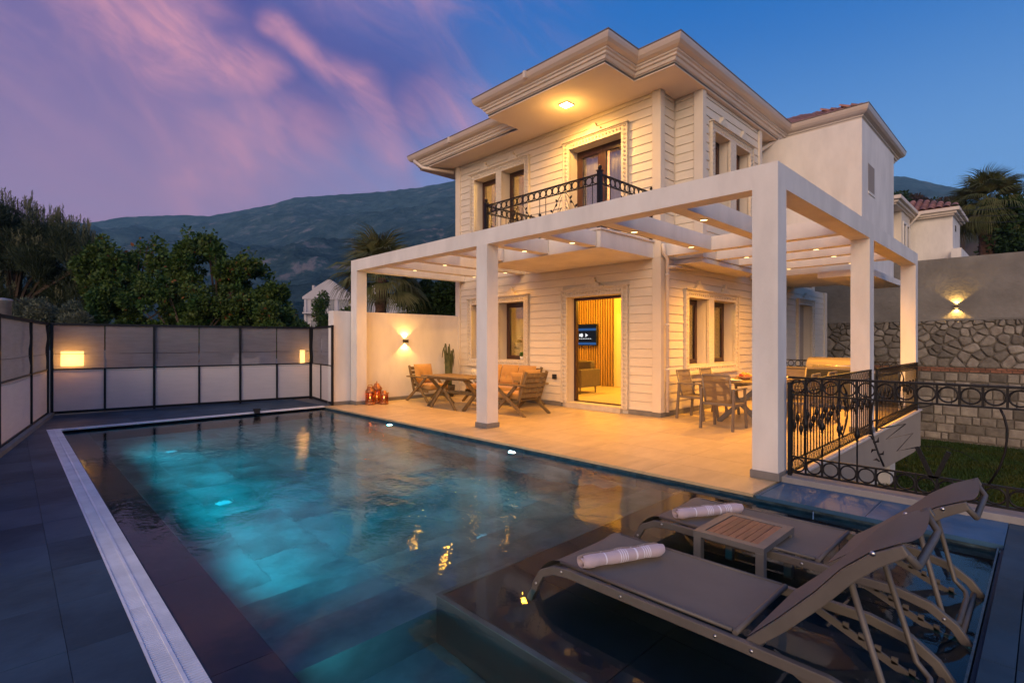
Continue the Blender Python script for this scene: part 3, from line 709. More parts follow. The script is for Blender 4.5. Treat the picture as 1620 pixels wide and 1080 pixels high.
# rocks and masonry below the side terrace
rk = empty('rubble_footing', (0,0,0), label='rough stone footing in the shade under the side terrace', cat='rubble')
for i in range(46):
    x = random.uniform(6.8,10.6); y = random.uniform(1.75,2.3); s = random.uniform(.1,.24)
    bm = bmesh.new(); bmesh.ops.create_icosphere(bm, subdivisions=1, radius=s)
    for v in bm.verts: v.co *= random.uniform(.75,1.15); v.co.z *= .7
    me = bpy.data.meshes.new('rubble_stone'); bm.to_mesh(me); bm.free(); me.materials.append(stonem)
    link_mesh('rubble_stone', me, rk, (x, y, -1.56+random.random()*.5*(1 if y > 1.9 else .3)))

# ================================================================== PERGOLA
pg = empty('pergola', (5.72,1.95,0), label='white rectangular pergola frame around the villa terrace', cat='pergola')
OFF = Vector((-5.72,-1.95,0))
def pbox(a, b, name, mat=plaster, parent=pg, bevel=.002):
    a = Vector(a)+OFF; b = Vector(b)+OFF; c = (a+b)/2
    return MB().box(a-c, b-c).build(name, mat, parent, bevel=bevel, loc=c)
PB, PT = 3.07, 3.32
pbox((5.72,2.21,PB),(5.97,11.27,PT),'front_beam',bevel=0); pbox((5.97,1.95,PB),(13.98,2.21,PT),'side_beam',bevel=0)
pbox((5.974,11.05,PB+.002),(8.93,11.25,PT-.002),'end_beam')
for (x0,x1,y0,y1) in [(5.72,5.97,1.95,2.21),(5.72,5.97,6.50,6.77),(5.72,5.97,11.0,11.27),(9.69,9.96,1.95,2.21),(13.72,13.98,1.95,2.21)]:
    z0 = -.30 if x0 > 9 else .001
    pbox((x0,y0,z0),(x1,y1,PT if (x0,y0) == (5.72,1.95) else PB),'column',bevel=0)
    m = MB(); e = .018
    m.box((x0-e-5.72,y0-e-1.95,.002),(x1+e-5.72,y1+e-1.95,.085)); m.build('column_skirting', skirt, pg, bevel=.004)
xb = [(3.2,8.97),(4.27,8.97),(5.45,7.18),(6.55,7.18),(7.75,7.18),(8.92,8.92),(10.05,8.92)]
for y, xe in xb: pbox((5.973,y-.10,PB+.003),(xe,y+.10,PT-.003),'cross_beam')
for x in (9.08,10.22,11.30,12.55): pbox((x-.10,2.212,PB+.004),(x+.10,5.17 if x > 12.4 or x < 9.4 else 4.60,PT-.004),'side_cross_beam')
def downlight(x, y, z, pw=125, lab='', angle=150):
    r = empty('downlight', (x, y, z), label=lab, cat='downlight', group='round downlights under the pergola beams')
    m = MB(); n = 16; ring = [(.052*math.cos(2*math.pi*i/n), .052*math.sin(2*math.pi*i/n), -.003) for i in range(n)]
    m.tube(ring, .006, 5, closed=True).build('rim', steel, r)
    MB().add([(p[0]*.95,p[1]*.95,-.004) for p in ring],[tuple(range(n))]).build('lens', lamp_warm, r)
    spot((0,0,-.02), pw, (0,0,-1), angle, .9, WARM, .05, r)
NM = ['nearest','second','third','fourth','fifth','sixth','farthest']
for i, (y, xe) in enumerate(xb):
    downlight(6.66, y, PB, pw=(100 if y < 6 else 135 if y < 8 else 165), lab=f'{NM[i]} small round downlight from the corner column, in a cross beam behind the front beam')
    if y not in (5.45,6.55,7.75): downlight(8.42, y, PB, pw=38, lab=f'small round downlight near the villa wall, in the {NM[i]} cross beam from the corner column')
for x, y, w in ((10.22,2.85,'nearer the terrace railing, first in view'),(10.22,4.05,'close to the side wall windows'),(11.30,2.85,'over the dining table, railing side'),(12.55,4.05,'over the far end of the dining table'),(12.55,2.85,'over the barbecue')):
    downlight(x, y, PB, pw=(170 if 'barbecue' in w or 'far end' in w else 430), lab=f'small round downlight {w}')
# ================================================================== LOW WALL with lamp
lw_ = empty('low_garden_wall', (5.3,11.3,0), label='white rendered wall closing the terrace beside the lanterns', cat='wall')
MB().box((0,0,0),(3.62,.25,2.15)).build('wall', plaster, lw_, bevel=.01)
MB().box((-.01,-.014,.002),(3.62,-.001,.08)).build('skirting', skirt, lw_); MB().box((-.014,-.014,.002),(-.001,.26,.08)).build('skirting', skirt, lw_)
def sconce(loc, rz, lab, pw=16, name='wall_lamp'):
    """up-and-down box lamp; its back is at the wall, local -Y points away from the wall"""
    r = empty(name, loc, rz, label=lab, cat='wall lamp')
    m = MB(); m.box((-.055,-.10,-.04),(.055,0,.04)).build('housing', material('bronze_housing', (.06,.04,.02), .4, metal=.5), r, bevel=.005)
    MB().box((-.045,-.09,.0405),(.045,-.012,.042)).build('lens', lamp_warm, r); MB().box((-.045,-.09,-.042),(.045,-.012,-.0405)).build('lens', lamp_warm, r)
    spot((0,-.055,.05), pw, (0,.10,1), 110, .35, (1,.55,.12), .02, r); spot((0,-.055,-.05), pw, (0,.10,-1), 110, .35, (1,.55,.12), .02, r)
    return r
sconce((7.18,11.298,1.46), 0, 'small up and down wall lamp glowing on the low terrace wall', pw=34)
# ================================================================== VILLA
HX, HY, YE = 8.95, 5.18, 11.40
vl = empty('villa', (HX,HY,0), label='two storey cream villa with clapboard walls and deep eaves', cat='house')
VO = Vector((-HX,-HY,0))
def vb(a, b, name, mat=plaster2, parent=vl, bevel=0):
    a = Vector(a)+VO; b = Vector(b)+VO
    return MB().box(a, b).build(name, mat, parent, bevel=bevel)
def wall(axis, c, thick, s0, s1, z0, z1, holes, name='wall', mat=plaster2):
    """axis 'x': the wall plane is x=c running along y; thick goes away from the outside"""
    m = MB(); cuts = sorted({s0, s1, *[h[0] for h in holes], *[h[1] for h in holes]})
    for a, b in zip(cuts, cuts[1:]):
        mid = (a+b)/2; hs = sorted([h for h in holes if h[0] < mid < h[1]], key=lambda h: h[2]); z = z0
        for h in hs + [(0,0,z1,z1)]:
            if h[2] > z+1e-4:
                if axis == 'x': m.box((c-HX,a-HY,z),(c+thick-HX,b-HY,h[2]))
                else: m.box((a-HX,c-HY,z),(b-HX,c+thick-HY,h[2]))
            z = max(z, h[3])
    return m.build(name, mat, vl)
bcache = {}
def siding(axis, c, s0, s1, z0, z1, holes, pitch=.172):
    z = z0
    while z < z1-.05:
        h = min(pitch, z1-z); zc = z+h/2
        segs = [(s0, s1)]
        for a, b, c0, c1 in holes:
            if c0 < zc < c1:
                ns = []
                for p, q in segs:
                    if b <= p or a >= q: ns.append((p, q)); continue
                    if a > p: ns.append((p, a))
                    if b < q: ns.append((b, q))
                segs = ns
        cut_ = []
        for p, q in segs:      # long runs are laid from two boards with a butt joint
            if q-p > 2.3:
                c_ = p+(q-p)*random.choice((.32,.42,.55,.66)); c_ = round(c_/.2)*.2; cut_ += [(p, c_-.0015), (c_+.0015, q)]
            else: cut_.append((p, q))
        segs = cut_
        for p, q in segs:
            if q-p < .06: continue
            k = (axis, round(q-p,3), round(h,3))
            if k not in bcache:
                l = (q-p)/2; prof = [(0,.001),(-.023,.001),(-.023,.013),(-.009,h-.007),(0,h-.007)]
                if axis == 'x': mb = MB().prism(prof, lambda w: (w[0], -l, w[1]), lambda w: (w[0], l, w[1]))
                else: mb = MB().prism(prof, lambda w: (-l, w[0], w[1]), lambda w: (l, w[0], w[1]))
                bcache[k] = mb.mesh('siding_board', sidingm)
            loc = (c-HX, (p+q)/2-HY, z) if axis == 'x' else ((p+q)/2-HX, c-HY, z)
            link_mesh('siding_board', bcache[k], vl, loc)
        z += pitch
def surround(axis, c, a, b, z0, z1, mull=None, sill=True, w=.15, crest=True, door=False):
    """carved trim around an opening (or a pair of openings) with crests on top"""
    m = MB(); pr = .062
    def bx(s0, s1, za, zb, d0, d1):
        if axis == 'x': m.box((c-d1-HX, s0-HY, za), (c-d0-HX, s1-HY, zb))
        else: m.box((s0-HX, c-d1-HY, za), (s1-HX, c-d0-HY, zb))
    zb_ = z0 if door else z0-w
    bx(a-w, a, zb_, z1+w, -.01, pr); bx(b, b+w, zb_, z1+w, -.01, pr); bx(a, b, z1, z1+w, -.01, pr-.002)
    if not door: bx(a, b, z0-w, z0, -.01, pr-.002)
    for p, q in (mull or []): bx(p, q, z0, z1, -.01, pr-.004)
    e = .022
    bx(a-w-.004, a-w+e, zb_, z1+w+.003, pr, pr+.02); bx(b+w-e, b+w+.004, zb_, z1+w+.003, pr, pr+.02); bx(a-w+e, b+w-e, z1+w-e, z1+w+.003, pr, pr+.019)
    if sill: bx(a-w-.04, b+w+.04, z0-w-.05, z0-w, -.01, pr+.05)
    for p_, q_ in ([(a-w-.03, b+w+.03)] if crest else []): bx(p_, q_, z1+w+.0031, z1+w+.022, -.01, pr+.055)
    m.build('carved_surround', carved, vl)
    # relief: little leaves and scrolls running along the trim
    m = MB()
    def leaf(s, z, ds, dz):
        for sg in (-1, 1):
            p = (s - ds*sg*.5 - dz*sg*.0, z - dz*sg*.5); q = (s + ds*sg*.6 + dz*.55*sg, z + dz*sg*.6 + ds*.55*sg)
            if axis == 'x': m.bar((c-pr-.004-HX, p[0]-HY, p[1]), (c-pr-.004-HX, q[0]-HY, q[1]), .030, .026, (1,0,0))
            else: m.bar((p[0]-HX, c-pr-.004-HY, p[1]), (q[0]-HX, c-pr-.004-HY, q[1]), .030, .026, (0,1,0))
    z = zb_+.05
    while z < z1+w-.03:
        leaf(a-w*.5, z, .0, .03); leaf(b+w*.5, z, .0, .03); z += .085
    s = a+.03
    while s < b:
        leaf(s, z1+w*.5, .03, 0)
        if not door: leaf(s, z0-w*.5, .03, 0)
        s += .085
    m.build('trim_relief', carved, vl, kind='stuff')
    if crest:
        cs = [(p+q)/2 for p, q in ([(a, mull[0][0]), (mull[0][1], b)] if mull else [(a, b)])]
        for cc in cs:
            W_ = .24 if mull else .30
            poly = [(-W_,0),(W_,0),(W_*.86,.05),(W_*.62,.055),(W_*.56,.11),(W_*.28,.13),(W_*.16,.22),(-W_*.16,.22),(-W_*.28,.13),(-W_*.56,.11),(-W_*.62,.055),(-W_*.86,.05)]
            k = MB(); zt = z1+w+.003
            if axis == 'x': k.prism(poly, lambda p: (c+.0-HX, cc+p[0]-HY, zt+p[1]), lambda p: (c-.085-HX, cc+p[0]-HY, zt+p[1]))
            else: k.prism(poly, lambda p: (cc+p[0]-HX, c+.0-HY, zt+p[1]), lambda p: (cc+p[0]-HX, c-.085-HY, zt+p[1]))
            k.build('crest', carved, vl, bevel=.006)
def window(axis, c, a, b, z0, z1, depth=.24, leaves=1, pane=pane_m, reveal=True, sash=.06, name='window'):
    """frame, sash bars and pane set back in the opening"""
    def P(s, d, z): return (c+d-HX, s-HY, z) if axis == 'x' else (s-HX, c+d-HY, z)
    m = MB()
    def bx(s0, s1, za, zb, d0, d1): p = P(s0, d0, za); q = P(s1, d1, zb); m.box(p, q)
    f = .055
    bx(a+.002, a+f, z0+.002, z1-.002, depth, depth+.07); bx(b-f, b-.002, z0+.002, z1-.002, depth, depth+.07)
    bx(a+f, b-f, z1-f, z1-.002, depth, depth+.07); bx(a+f, b-f, z0+.002, z0+f*.7, depth, depth+.07)
    w = (b-a-2*f)/leaves
    fr = m.build(name, darkframe, vl, bevel=.004)
    for i in range(leaves):
        s0 = a+f+i*w+.004; s1 = s0+w-.008; m = MB()
        bx(s0, s0+sash, z0+f*.72, z1-f-.004, depth-.012, depth+.05); bx(s1-sash, s1, z0+f*.72, z1-f-.004, depth-.012, depth+.05)
        bx(s0+sash, s1-sash, z1-f-.004-sash, z1-f-.004, depth-.011, depth+.049); bx(s0+sash, s1-sash, z0+f*.72, z0+f*.72+sash, depth-.011, depth+.049)
        m.build('sash', darkframe, fr, bevel=.003)
        m = MB(); bx(s0+sash, s1-sash, z0+f*.72+sash, z1-f-.004-sash, depth+.016, depth+.022); m.build('pane', pane, fr)
    return fr
Z2 = 3.05; ZT = 6.25
LW = [(9.88,10.74),(8.78,9.68)]; UW = [(9.77,10.63),(8.76,9.57)]; DR = (6.01,7.44)
hl = [(a,b,1.0,2.42) for a,b in LW]+[(DR[0],DR[1],.11,2.42)]; hu = [(a,b,4.15,5.72) for a,b in UW]+[(6.01,7.38,3.36,5.68)]
TH = .30
wall('x', HX, TH, HY, YE, 0, Z2, hl); wall('x', HX, TH, HY, YE, Z2, ZT, hu)
SW = [(10.01,10.92),(11.16,12.28)]
wall('y', HY, TH, HX+TH, 19.5, 0, 3.05, [(a,b,.97,2.36) for a,b in SW]+[(16.8,18.0,.2,2.55)])
vb((16.8,HY+.2,.2),(18.0,HY+.28,2.55),'blind_panel',material('blind_paint',(.40,.31,.22),.8))
BY = 4.62
BW = [(9.98,10.70),(10.98,11.72)]
wall('y', BY, .25, 9.52, 12.35, Z2, ZT, [(a,b,4.2,5.58) for a,b in BW]); vb((9.52,BY+.25,Z2),(9.77,HY,ZT),'bay_side_wall'); vb((12.10,BY+.25,Z2),(12.35,HY,ZT),'bay_side_wall')
wall('y', HY, TH, HX+TH, 9.52, Z2, ZT, []); wall('y', HY, TH, 12.35, 13.2, Z2, ZT, [])
vb((9.5,BY-.012,2.97),(12.37,HY-.001,Z2-.001),'bay_floor',plaster)
vb((13.2,2.80,3.0),(16.5,HY+4,ZT-.002),'stair_block',plaster)
# small window recess in the block: a flat sheet, the recess shade put into its colour
def recess(x0,x1,z0,z1,y):
    m = MB(); 
    m.box((x0-HX,y-HY-.018,z0-.05),(x1-HX,y-HY-.001,z0)); m.build('small_sill', plaster, vl)
    vb((x0,y-.004,z0),(x1,y-.001,z1),'small_window',material('recess_shade',(.30,.25,.21),.85))
recess(13.75,14.35,4.80,5.42,2.80)
vb((13.0,2.62,2.86),(16.62,3.6,2.999),'block_base_slab',plaster)
vb((HX+TH,YE-.3,0),(19.5,YE,ZT),'back_wall'); vb((19.2,HY+TH,0),(19.5,YE-.3,ZT),'end_wall')
vb((HX+.01,HY+.302,Z2-.1),(19.2,YE-.3,Z2+.15),'mid_floor',plaster2); 
# pilasters
def pil(x0,y0,x1,y1,z0,z1,nm='corner_pilaster'): vb((x0,y0,z0),(x1,y1,z1),nm,plaster2,bevel=.006)
pil(HX-.055,HY-.055,HX+.11,HY+.13,.09,Z2-.001); pil(HX-.055,HY-.055,HX+.11,HY+.13,Z2,ZT-.002)
pil(HX-.055,YE-.16,HX+.12,YE+.03,.09,ZT-.002)
pil(9.52-.055,BY-.055,9.62,BY+.13,Z2,ZT-.002); pil(12.26,BY-.055,12.40,BY+.1,Z2,ZT-.002)
pil(12.98,HY-.06,13.19,HY-.001,Z2,ZT-.002); pil(19.3,HY-.055,19.55,HY+.1,.09,3.05)
sk = MB(); sk.box((-.045,DR[1]+.16-HY,.002),(-.002,YE-HY,.088)); sk.box((-.045,-.045,.002),(-.002,DR[0]-.16-HY,.088)); sk.box((-.002,-.045,.002),(10.5,-.002,.088)); sk.build('skirting', skirt, vl)
sh_ = .17
siding('x', HX, HY+.13, YE-.16, .10, Z2-.005, [(8.78-sh_,10.74+sh_,.80,2.59),(DR[0]-sh_,DR[1]+sh_,0,2.60)])
siding('x', HX, HY+.13, YE-.16, Z2+.02, ZT, [(8.76-sh_,10.63+sh_,3.97,5.90),(6.01-sh_,7.38+sh_,3.3,5.86)])
siding('y', HY, HX+.11, 19.3, .10, 2.98, [(SW[0][0]-sh_,SW[1][1]+sh_,.78,2.54),(16.8-.2,18.2,.1,2.75)])
siding('y', HY, HX+.11, 9.46, Z2+.02, ZT, []); siding('y', HY, 12.41, 12.98, Z2+.02, ZT, [])
siding('y', BY, 9.62, 12.26, Z2+.02, ZT, [(BW[0][0]-sh_,BW[1][1]+sh_,4.0,5.76)])
siding('x', 9.52, BY+.13, HY-.035, Z2+.02, ZT, [])
surround('x', HX, LW[1][0], LW[0][1], 1.0, 2.42, [(9.68,9.88)]); surround('x', HX, UW[1][0], UW[0][1], 4.15, 5.72, [(9.57,9.77)])
surround('x', HX, DR[0], DR[1], .09, 2.42, door=True, sill=False); surround('x', HX, 6.01, 7.38, 3.36, 5.68, door=True, sill=False)
surround('y', HY, SW[0][0], SW[1][1], .97, 2.36, [(10.92,11.16)]); surround('y', BY, BW[0][0], BW[1][1], 4.2, 5.58, [(10.70,10.98)])
surround('y', HY, 16.8, 18.0, .25, 2.55, door=True, sill=False)
for a, b in LW: window('x', HX, a, b, 1.0, 2.42)
for a, b in UW: window('x', HX, a, b, 4.15, 5.72, pane=pane_up)
for a, b in SW: window('y', HY, a, b, .97, 2.36, depth=.22)
for a, b in BW: window('y', BY, a, b, 4.2, 5.58, depth=.18, pane=pane_up)
window('x', HX, 6.01, 7.38, 3.36, 5.68, leaves=2, pane=pane_up, name='balcony_door', sash=.10)
# open sliding door: frame only, one glass leaf slid to the house side
m = MB(); y0, y1 = DR[0]-HY, DR[1]-HY
m.box((.20,y0+.002,.112),(.29,y0+.05,2.418)); m.box((.20,y1-.06,.112),(.29,y1-.002,2.418)); m.box((.20,y0+.05,2.36),(.29,y1-.06,2.418)); m.box((.20,y0+.05,.112),(.29,y1-.06,.135))
m.build('terrace_door_frame', darkframe, vl, bevel=.004)
vb((HX-.10,DR[0]+.001,.002),(HX+.199,DR[1]-.001,.108),'door_step',material('marble_step',(.60,.52,.42),.35,var=.2,scale=5))
# ---- rooms behind the glass
vb((HX+TH,HY+TH,.0),(12.9,YE-.3,.115),'room_floor',floorin)
vb((12.9,HY+TH,.0),(13.0,YE-.3,2.94),'room_back_wall',wallin); vb((HX+TH,YE-.32,.116),(12.9,YE-.301,2.94),'room_side_wall',wallin)
vb((HX+TH,HY+TH+.001,.116),(9.9,HY+TH+.02,2.94),'room_near_wall',wallin)
vb((HX+TH,HY+TH,2.93),(12.9,YE-.32,2.945),'room_ceiling',wallin)
vb((12.55,HY+TH,3.2),(12.65,YE-.3,6.24),'upper_back_wall',wallin); vb((HX+TH,7.95,3.2),(12.55,8.05,6.24),'upper_partition',wallin)
vb((HX+TH,HY+TH,6.20),(12.55,YE-.3,6.245),'upper_ceiling',wallin)
ribm = material('oak_rib', (.42,.25,.10), .5, var=.25, scale=8, stretch=(1,1,.2), rnd=.06)
rb = MB().box((0,-.024,0),(.04,.024,2.8)).mesh('wall_rib', ribm)
pn = empty('ribbed_wall_panel', (12.83,8.98,.116), label='vertical ribbed oak panel behind the television', cat='wall panel')
MB().box((.031,0,0),(.065,1.95,2.8)).build('backing', material('panel_backing',(.12,.07,.03),.7), pn)
for i in range(22): link_mesh('wall_rib', rb, pn, (-.01,.027+i*.089,0))
dr_ = empty('interior_door', (12.88,8.0,.116), label='white panelled inner door in the yellow lit room', cat='door')
MB().box((0,-.02,0),(.02,.86,2.15)).build('leaf', material('door_paint',(.70,.62,.45),.5), dr_, bevel=.003)
for z0,z1 in ((.15,.95),(1.1,2.0)): MB().box((-.012,.12,z0),(-.001,.70,z1)).build('raised_panel', material('door_paint',(.7,.62,.45)), dr_, bevel=.004)
MB().lathe([(.001,0),(.03,0),(.03,.05),(.001,.06)], (-.03,.06,1.0), 10).build('handle', steel, dr_)
# television
tv = empty('television', (12.70,9.45,1.32), label='wall mounted television with three white icons on a dark screen', cat='television')
MB().box((0,0,0),(.05,1.15,.66)).build('body', blackm, tv, bevel=.005)
MB().box((-.003,.02,.02),(-.001,1.13,.64)).build('screen', emission('tv_screen',(.012,.012,.016),1), tv)
bl_ = emission('tv_blue',(.05,.16,.45),.6); wh_ = emission('tv_white',(.95,.97,1),1.0)
MB().box((-.006,.02,.46),(-.004,1.13,.53)).box((-.006,.02,.03),(-.004,1.13,.10)).build('blue_bands', bl_, tv)
m = MB(); 
m.add([(-.007,.42,.26),(-.007,.42,.38),(-.007,.32,.32)],[(0,1,2)])
for i in range(10): m.box((-.007,.60+.0,.28),(-.0065,.66,.36)) if i == 0 else None
m.add([(-.007,.60-.05+.0,.32)]+[(-.007,.56+.05*math.cos(a*.6),.32+.06*math.sin(a*.6)) for a in range(11)],[tuple(range(1,11))])
m.add([(-.007,.86+.055*math.cos(a*.63),.32+.055*math.sin(a*.63)) for a in range(10)],[tuple(range(10))])
for i in range(12): m.box((-.007,.20+i*.07,.205),(-.0065,.25+i*.07,.222))
m.build('icons', wh_, tv)
# grey armchair inside
ac = empty('upholstered_armchair', (10.35,8.18,.116), label='grey upholstered armchair with wooden legs just inside the open door', cat='armchair')
greyf = material('grey_upholstery', (.13,.10,.075), .9, var=.2, scale=8, bump=.3, bscale=100)
MB().box((0,0,.17),(.80,.16,.62)).build('armrest', greyf, ac, bevel=.03); MB().box((0,.66,.17),(.80,.82,.62)).build('armrest', greyf, ac, bevel=.03)
MB().box((.001,.161,.17),(.62,.659,.42)).build('seat', greyf, ac, bevel=.03); MB().box((.62,.161,.17),(.80,.659,.82)).build('backrest', greyf, ac, bevel=.04)
for x in (.08,.72):
    for y in (.1,.72): MB().lathe([(.016,0),(.026,.17)], (x,y,0), 8).build('leg', teak, ac)
# curtains upstairs and lamps inside
cu = MB()
for (a, b) in ((6.05,6.62),(6.70,7.34)):
    k = 26; pts = [(9.34+.02*math.sin(i*1.5), a+(b-a)*i/k) for i in range(k+1)]
    cu.add([(x-HX,y-HY,z) for z in (3.35,5.68) for x, y in pts], [(i,i+1,k+2+i,k+1+i) for i in range(k)], True)
ct = cu.build('balcony_curtain', curtain, vl)
for y, z, p, x in ((6.9,2.6,240,11.0),(9.3,2.6,220,11.2)): point((x,y,z), p*.95, (1,.50,.045), .15)
point((10.6,9.6,5.5), 420, (1,.55,.14), .15); point((10.4,6.7,5.6), 330, (1,.50,.22), .15)
sconce((10.9,YE-.325,1.25), 0, 'glowing wall lamp inside the room, seen through the window', pw=9)
# lamp globe upstairs
lg = empty('table_lamp', (9.75,10.25,4.0), label='glowing round lamp standing inside the upper left window', cat='lamp')
MB().lathe([(.02,0),(.09,.05),(.14,.15),(.15,.25),(.11,.38),(.05,.45)], n=14).build('lamp_shade', lamp_warm, lg); MB().lathe([(.08,-.3),(.03,-.28),(.02,0)], n=10).build('base', blackm, lg)
pt = empty('potted_plant', (HX+.10,8.98,1.001), label='little green plant in a white pot on the window sill', cat='potted plant')
MB().lathe([(.001,0),(.045,0),(.058,.09),(.05,.09),(.05,.075),(.001,.075)], n=14).build('pot', material('pot_white',(.75,.74,.70),.5), pt)
p_, d_ = leaf_points([(0,0,.13,.05,.05,.035)], 160); link_mesh('leaves', leaf_mesh('leaves', p_, d_, .045, leafmat('pot_leaves',(.08,.20,.03),(.12,.25,.03)), .6), pt)
ol = empty('outdoor_socket', (HX-.03,7.80,.60), label='black outdoor socket on the clapboard beside the door', cat='socket')
MB().box((-.05,-.05,0),(.0,.05,.11)).build('body', blackm, ol, bevel=.006); MB().box((-.056,-.042,.03),(-.0505,.042,.10)).build('flap', blackm, ol, bevel=.003)
# ---- balcony
vb((7.2,5.28,Z2-.0),(HX-.001,8.36,3.34),'balcony_slab',plaster); vb((7.16,5.24,3.341),(HX-.001,8.40,3.375),'balcony_coping',corn,bevel=.005)
# ---- eaves: soffit, stepped cornice, gutter, roof
EP = [(8.06,12.55),(8.06,8.62),(7.15,8.62),(7.15,5.08),(8.06,5.08),(8.06,4.27),(13.42,4.27),(13.42,2.72),(17.7,2.72),(17.7,7.5),(20.2,7.5),(20.2,12.55)]
def offs(poly, d):
    n = len(poly); out = []
    for i in range(n):
        p0, p1, p2 = Vector(poly[i-1]), Vector(poly[i]), Vector(poly[(i+1) % n])
        a = (p1-p0).normalized(); b = (p2-p1).normalized()
        na = Vector((-a.y, a.x)); nb = Vector((-b.y, b.x)); q = p1 + (na+nb)*d/(1+na.dot(nb)); out.append((q.x, q.y))
    return out
def slab(poly, z0, z1, name, mat, parent=vl):
    return MB().prism(poly, lambda p: (p[0]-HX,p[1]-HY,z0), lambda p: (p[0]-HX,p[1]-HY,z1)).build(name, mat, parent)
def band(prof, poly, name, mat, closed=True):
    """sweep an outward profile (inset, z) round the eaves outline"""
    m = MB(); rings = [offs(poly, d) for d, z in prof]; n = len(poly); k = len(prof)
    for i in range(n): 
        pass
    vs = []
    for (d, z), r in zip(prof, rings): vs += [(x-HX,y-HY,z) for x, y in r]
    fs = []
    for j in range(k-1):
        for i in range(n): fs.append((j*n+i, j*n+(i+1) % n, (j+1)*n+(i+1) % n, (j+1)*n+i))
    m.add(vs, fs); return m.build(name, mat, vl)
SG = 1
slab(offs(EP, .25), ZT, ZT+.05, 'soffit', soffitm)
band([(.30,ZT+.02),(.25,ZT+.02),(.25,ZT+.065),(.22,ZT+.075),(.205,ZT+.11),(.205,ZT+.125),(.17,ZT+.135),(.165,ZT+.17),(.13,ZT+.185),(.13,ZT+.21),(.30,ZT+.215)], EP, 'cornice', corn)
band([(.14,ZT+.212),(.115,ZT+.215),(.06,ZT+.24),(.02,ZT+.285),(.0,ZT+.345),(-.004,ZT+.375),(.012,ZT+.385),(.10,ZT+.385)], EP, 'gutter', material('gutter_metal',(.60,.50,.42),.4,var=.06,scale=2,metal=.15))
band([(-.006,ZT+.386),(-.010,ZT+.400),(.02,ZT+.405),(.02,ZT+.386)], EP, 'gutter_lip', material('lip_metal',(.22,.17,.14),.5))
# gutter joint collars
for (x, y, ax) in ((7.10,7.0,'y'),(8.02,10.6,'y'),(10.6,4.23,'x')):
    if ax == 'y': vb((x-.004,y-.03,ZT+.25),(x+.05,y+.03,ZT+.383),'gutter_joint',corn)
# roofs
def hip(x0,x1,y0,y1,z,pitch,name):
    w = min(x1-x0, y1-y0)/2; h = w*math.tan(R_(pitch)); m = MB()
    if x1-x0 > y1-y0: r0 = (x0+w,(y0+y1)/2,z+h); r1 = (x1-w,(y0+y1)/2,z+h); fs = [(0,1,5,4),(1,2,5),(2,3,4,5),(3,0,4)]
    else: r0 = ((x0+x1)/2,y0+w,z+h); r1 = ((x0+x1)/2,y1-w,z+h); fs = [(0,1,4),(1,2,5,4),(2,3,5),(3,0,4,5)]
    vs = [(x0,y0,z),(x1,y0,z),(x1,y1,z),(x0,y1,z),r0,r1]
    m.add([(a-HX,b-HY,c) for a,b,c in vs], fs + [(3,2,1,0)]); return m.build(name, rooftile, vl)
hip(8.16,17.5,4.37,12.45,ZT+.33,17,'roof'); hip(7.25,11.0,5.18,8.52,ZT+.33,14,'porch_roof')
blk = hip(13.5,17.6,2.82,8.5,ZT+.34,25,'block_roof')
# clay tiles on the slope of the block roof that shows above the gutter, and on its garden slope
tl = MB(); n = 6
vs = []; 
for k_, (r0_, zz) in enumerate(((.095,0),(.075,.34))):
    for j in range(n+1):
        a = math.pi*j/n; vs.append((zz, r0_*math.cos(a), r0_*math.sin(a)*.75+.01))
tl.add(vs, [(j,j+1,n+2+j,n+1+j) for j in range(n)], True)
tlm = tl.mesh('roof_tile', rooftile)
P_ = R_(25)
for i in range(30):
    y = 2.95 + i*.18
    for j in range(8):
        s = j*.30; x = 13.5+s*math.cos(P_)
        lim = min((y-2.82), (8.5-y))
        if s*math.cos(P_) < lim and (y > 4.3 or y < 4.45): link_mesh('roof_tile', tlm, blk, (x-.02-HX, y-HY, ZT+.345+s*math.sin(P_)), rot=(random.uniform(-.03,.03),-P_-.02,random.uniform(-.03,.03)))
for i in range(21):
    x = 13.65+i*.185
    for j in range(4):
        s = j*.30
        if s*math.cos(P_) < min(x-13.5, 17.6-x): link_mesh('roof_tile', tlm, blk, (x-HX, 2.80+s*math.cos(P_)-HY, ZT+.345+s*math.sin(P_)), rot=(0,-P_-.02,R_(90)))
# downpipes
pipe = material('downpipe_paint', (.68,.60,.52), .5, var=.05, scale=3)
m = MB(); m.tube([(13.38-HX,4.45-HY,ZT+.22),(13.30-HX,4.55-HY,ZT+.05),(12.72-HX,5.02-HY,ZT-.42),(12.70-HX,5.05-HY,ZT-.6),(12.70-HX,5.06-HY,3.35)], .045, 10); m.build('downpipe', pipe, vl)
m = MB(); m.tube([(8.90-HX,5.075-HY,3.30),(8.90-HX,5.06-HY,3.12),(9.03-HX,5.06-HY,3.02),(9.03-HX,5.06-HY,.10)], .036, 10); m.build('downpipe', pipe, vl)
for z in (2.7,1.75,.9): m = MB(); m.tube([(9.03-HX,5.06-HY,z),(9.03-HX,5.06-HY,z+.035)], .046, 10); m.build('pipe_collar', pipe, vl)
m = MB(); m.tube([(9.03-HX,5.06-HY,2.86),(9.3-HX,5.05-HY,2.9),(10.1-HX,5.05-HY,2.92)], .03, 8); m.build('branch_pipe', pipe, vl)
m = MB(); m.tube([(8.12-HX,12.3-HY,ZT+.22),(8.2-HX,12.0-HY,ZT-.02),(8.9-HX,11.5-HY,ZT-.12)], .045, 8); m.build('downpipe', pipe, vl)
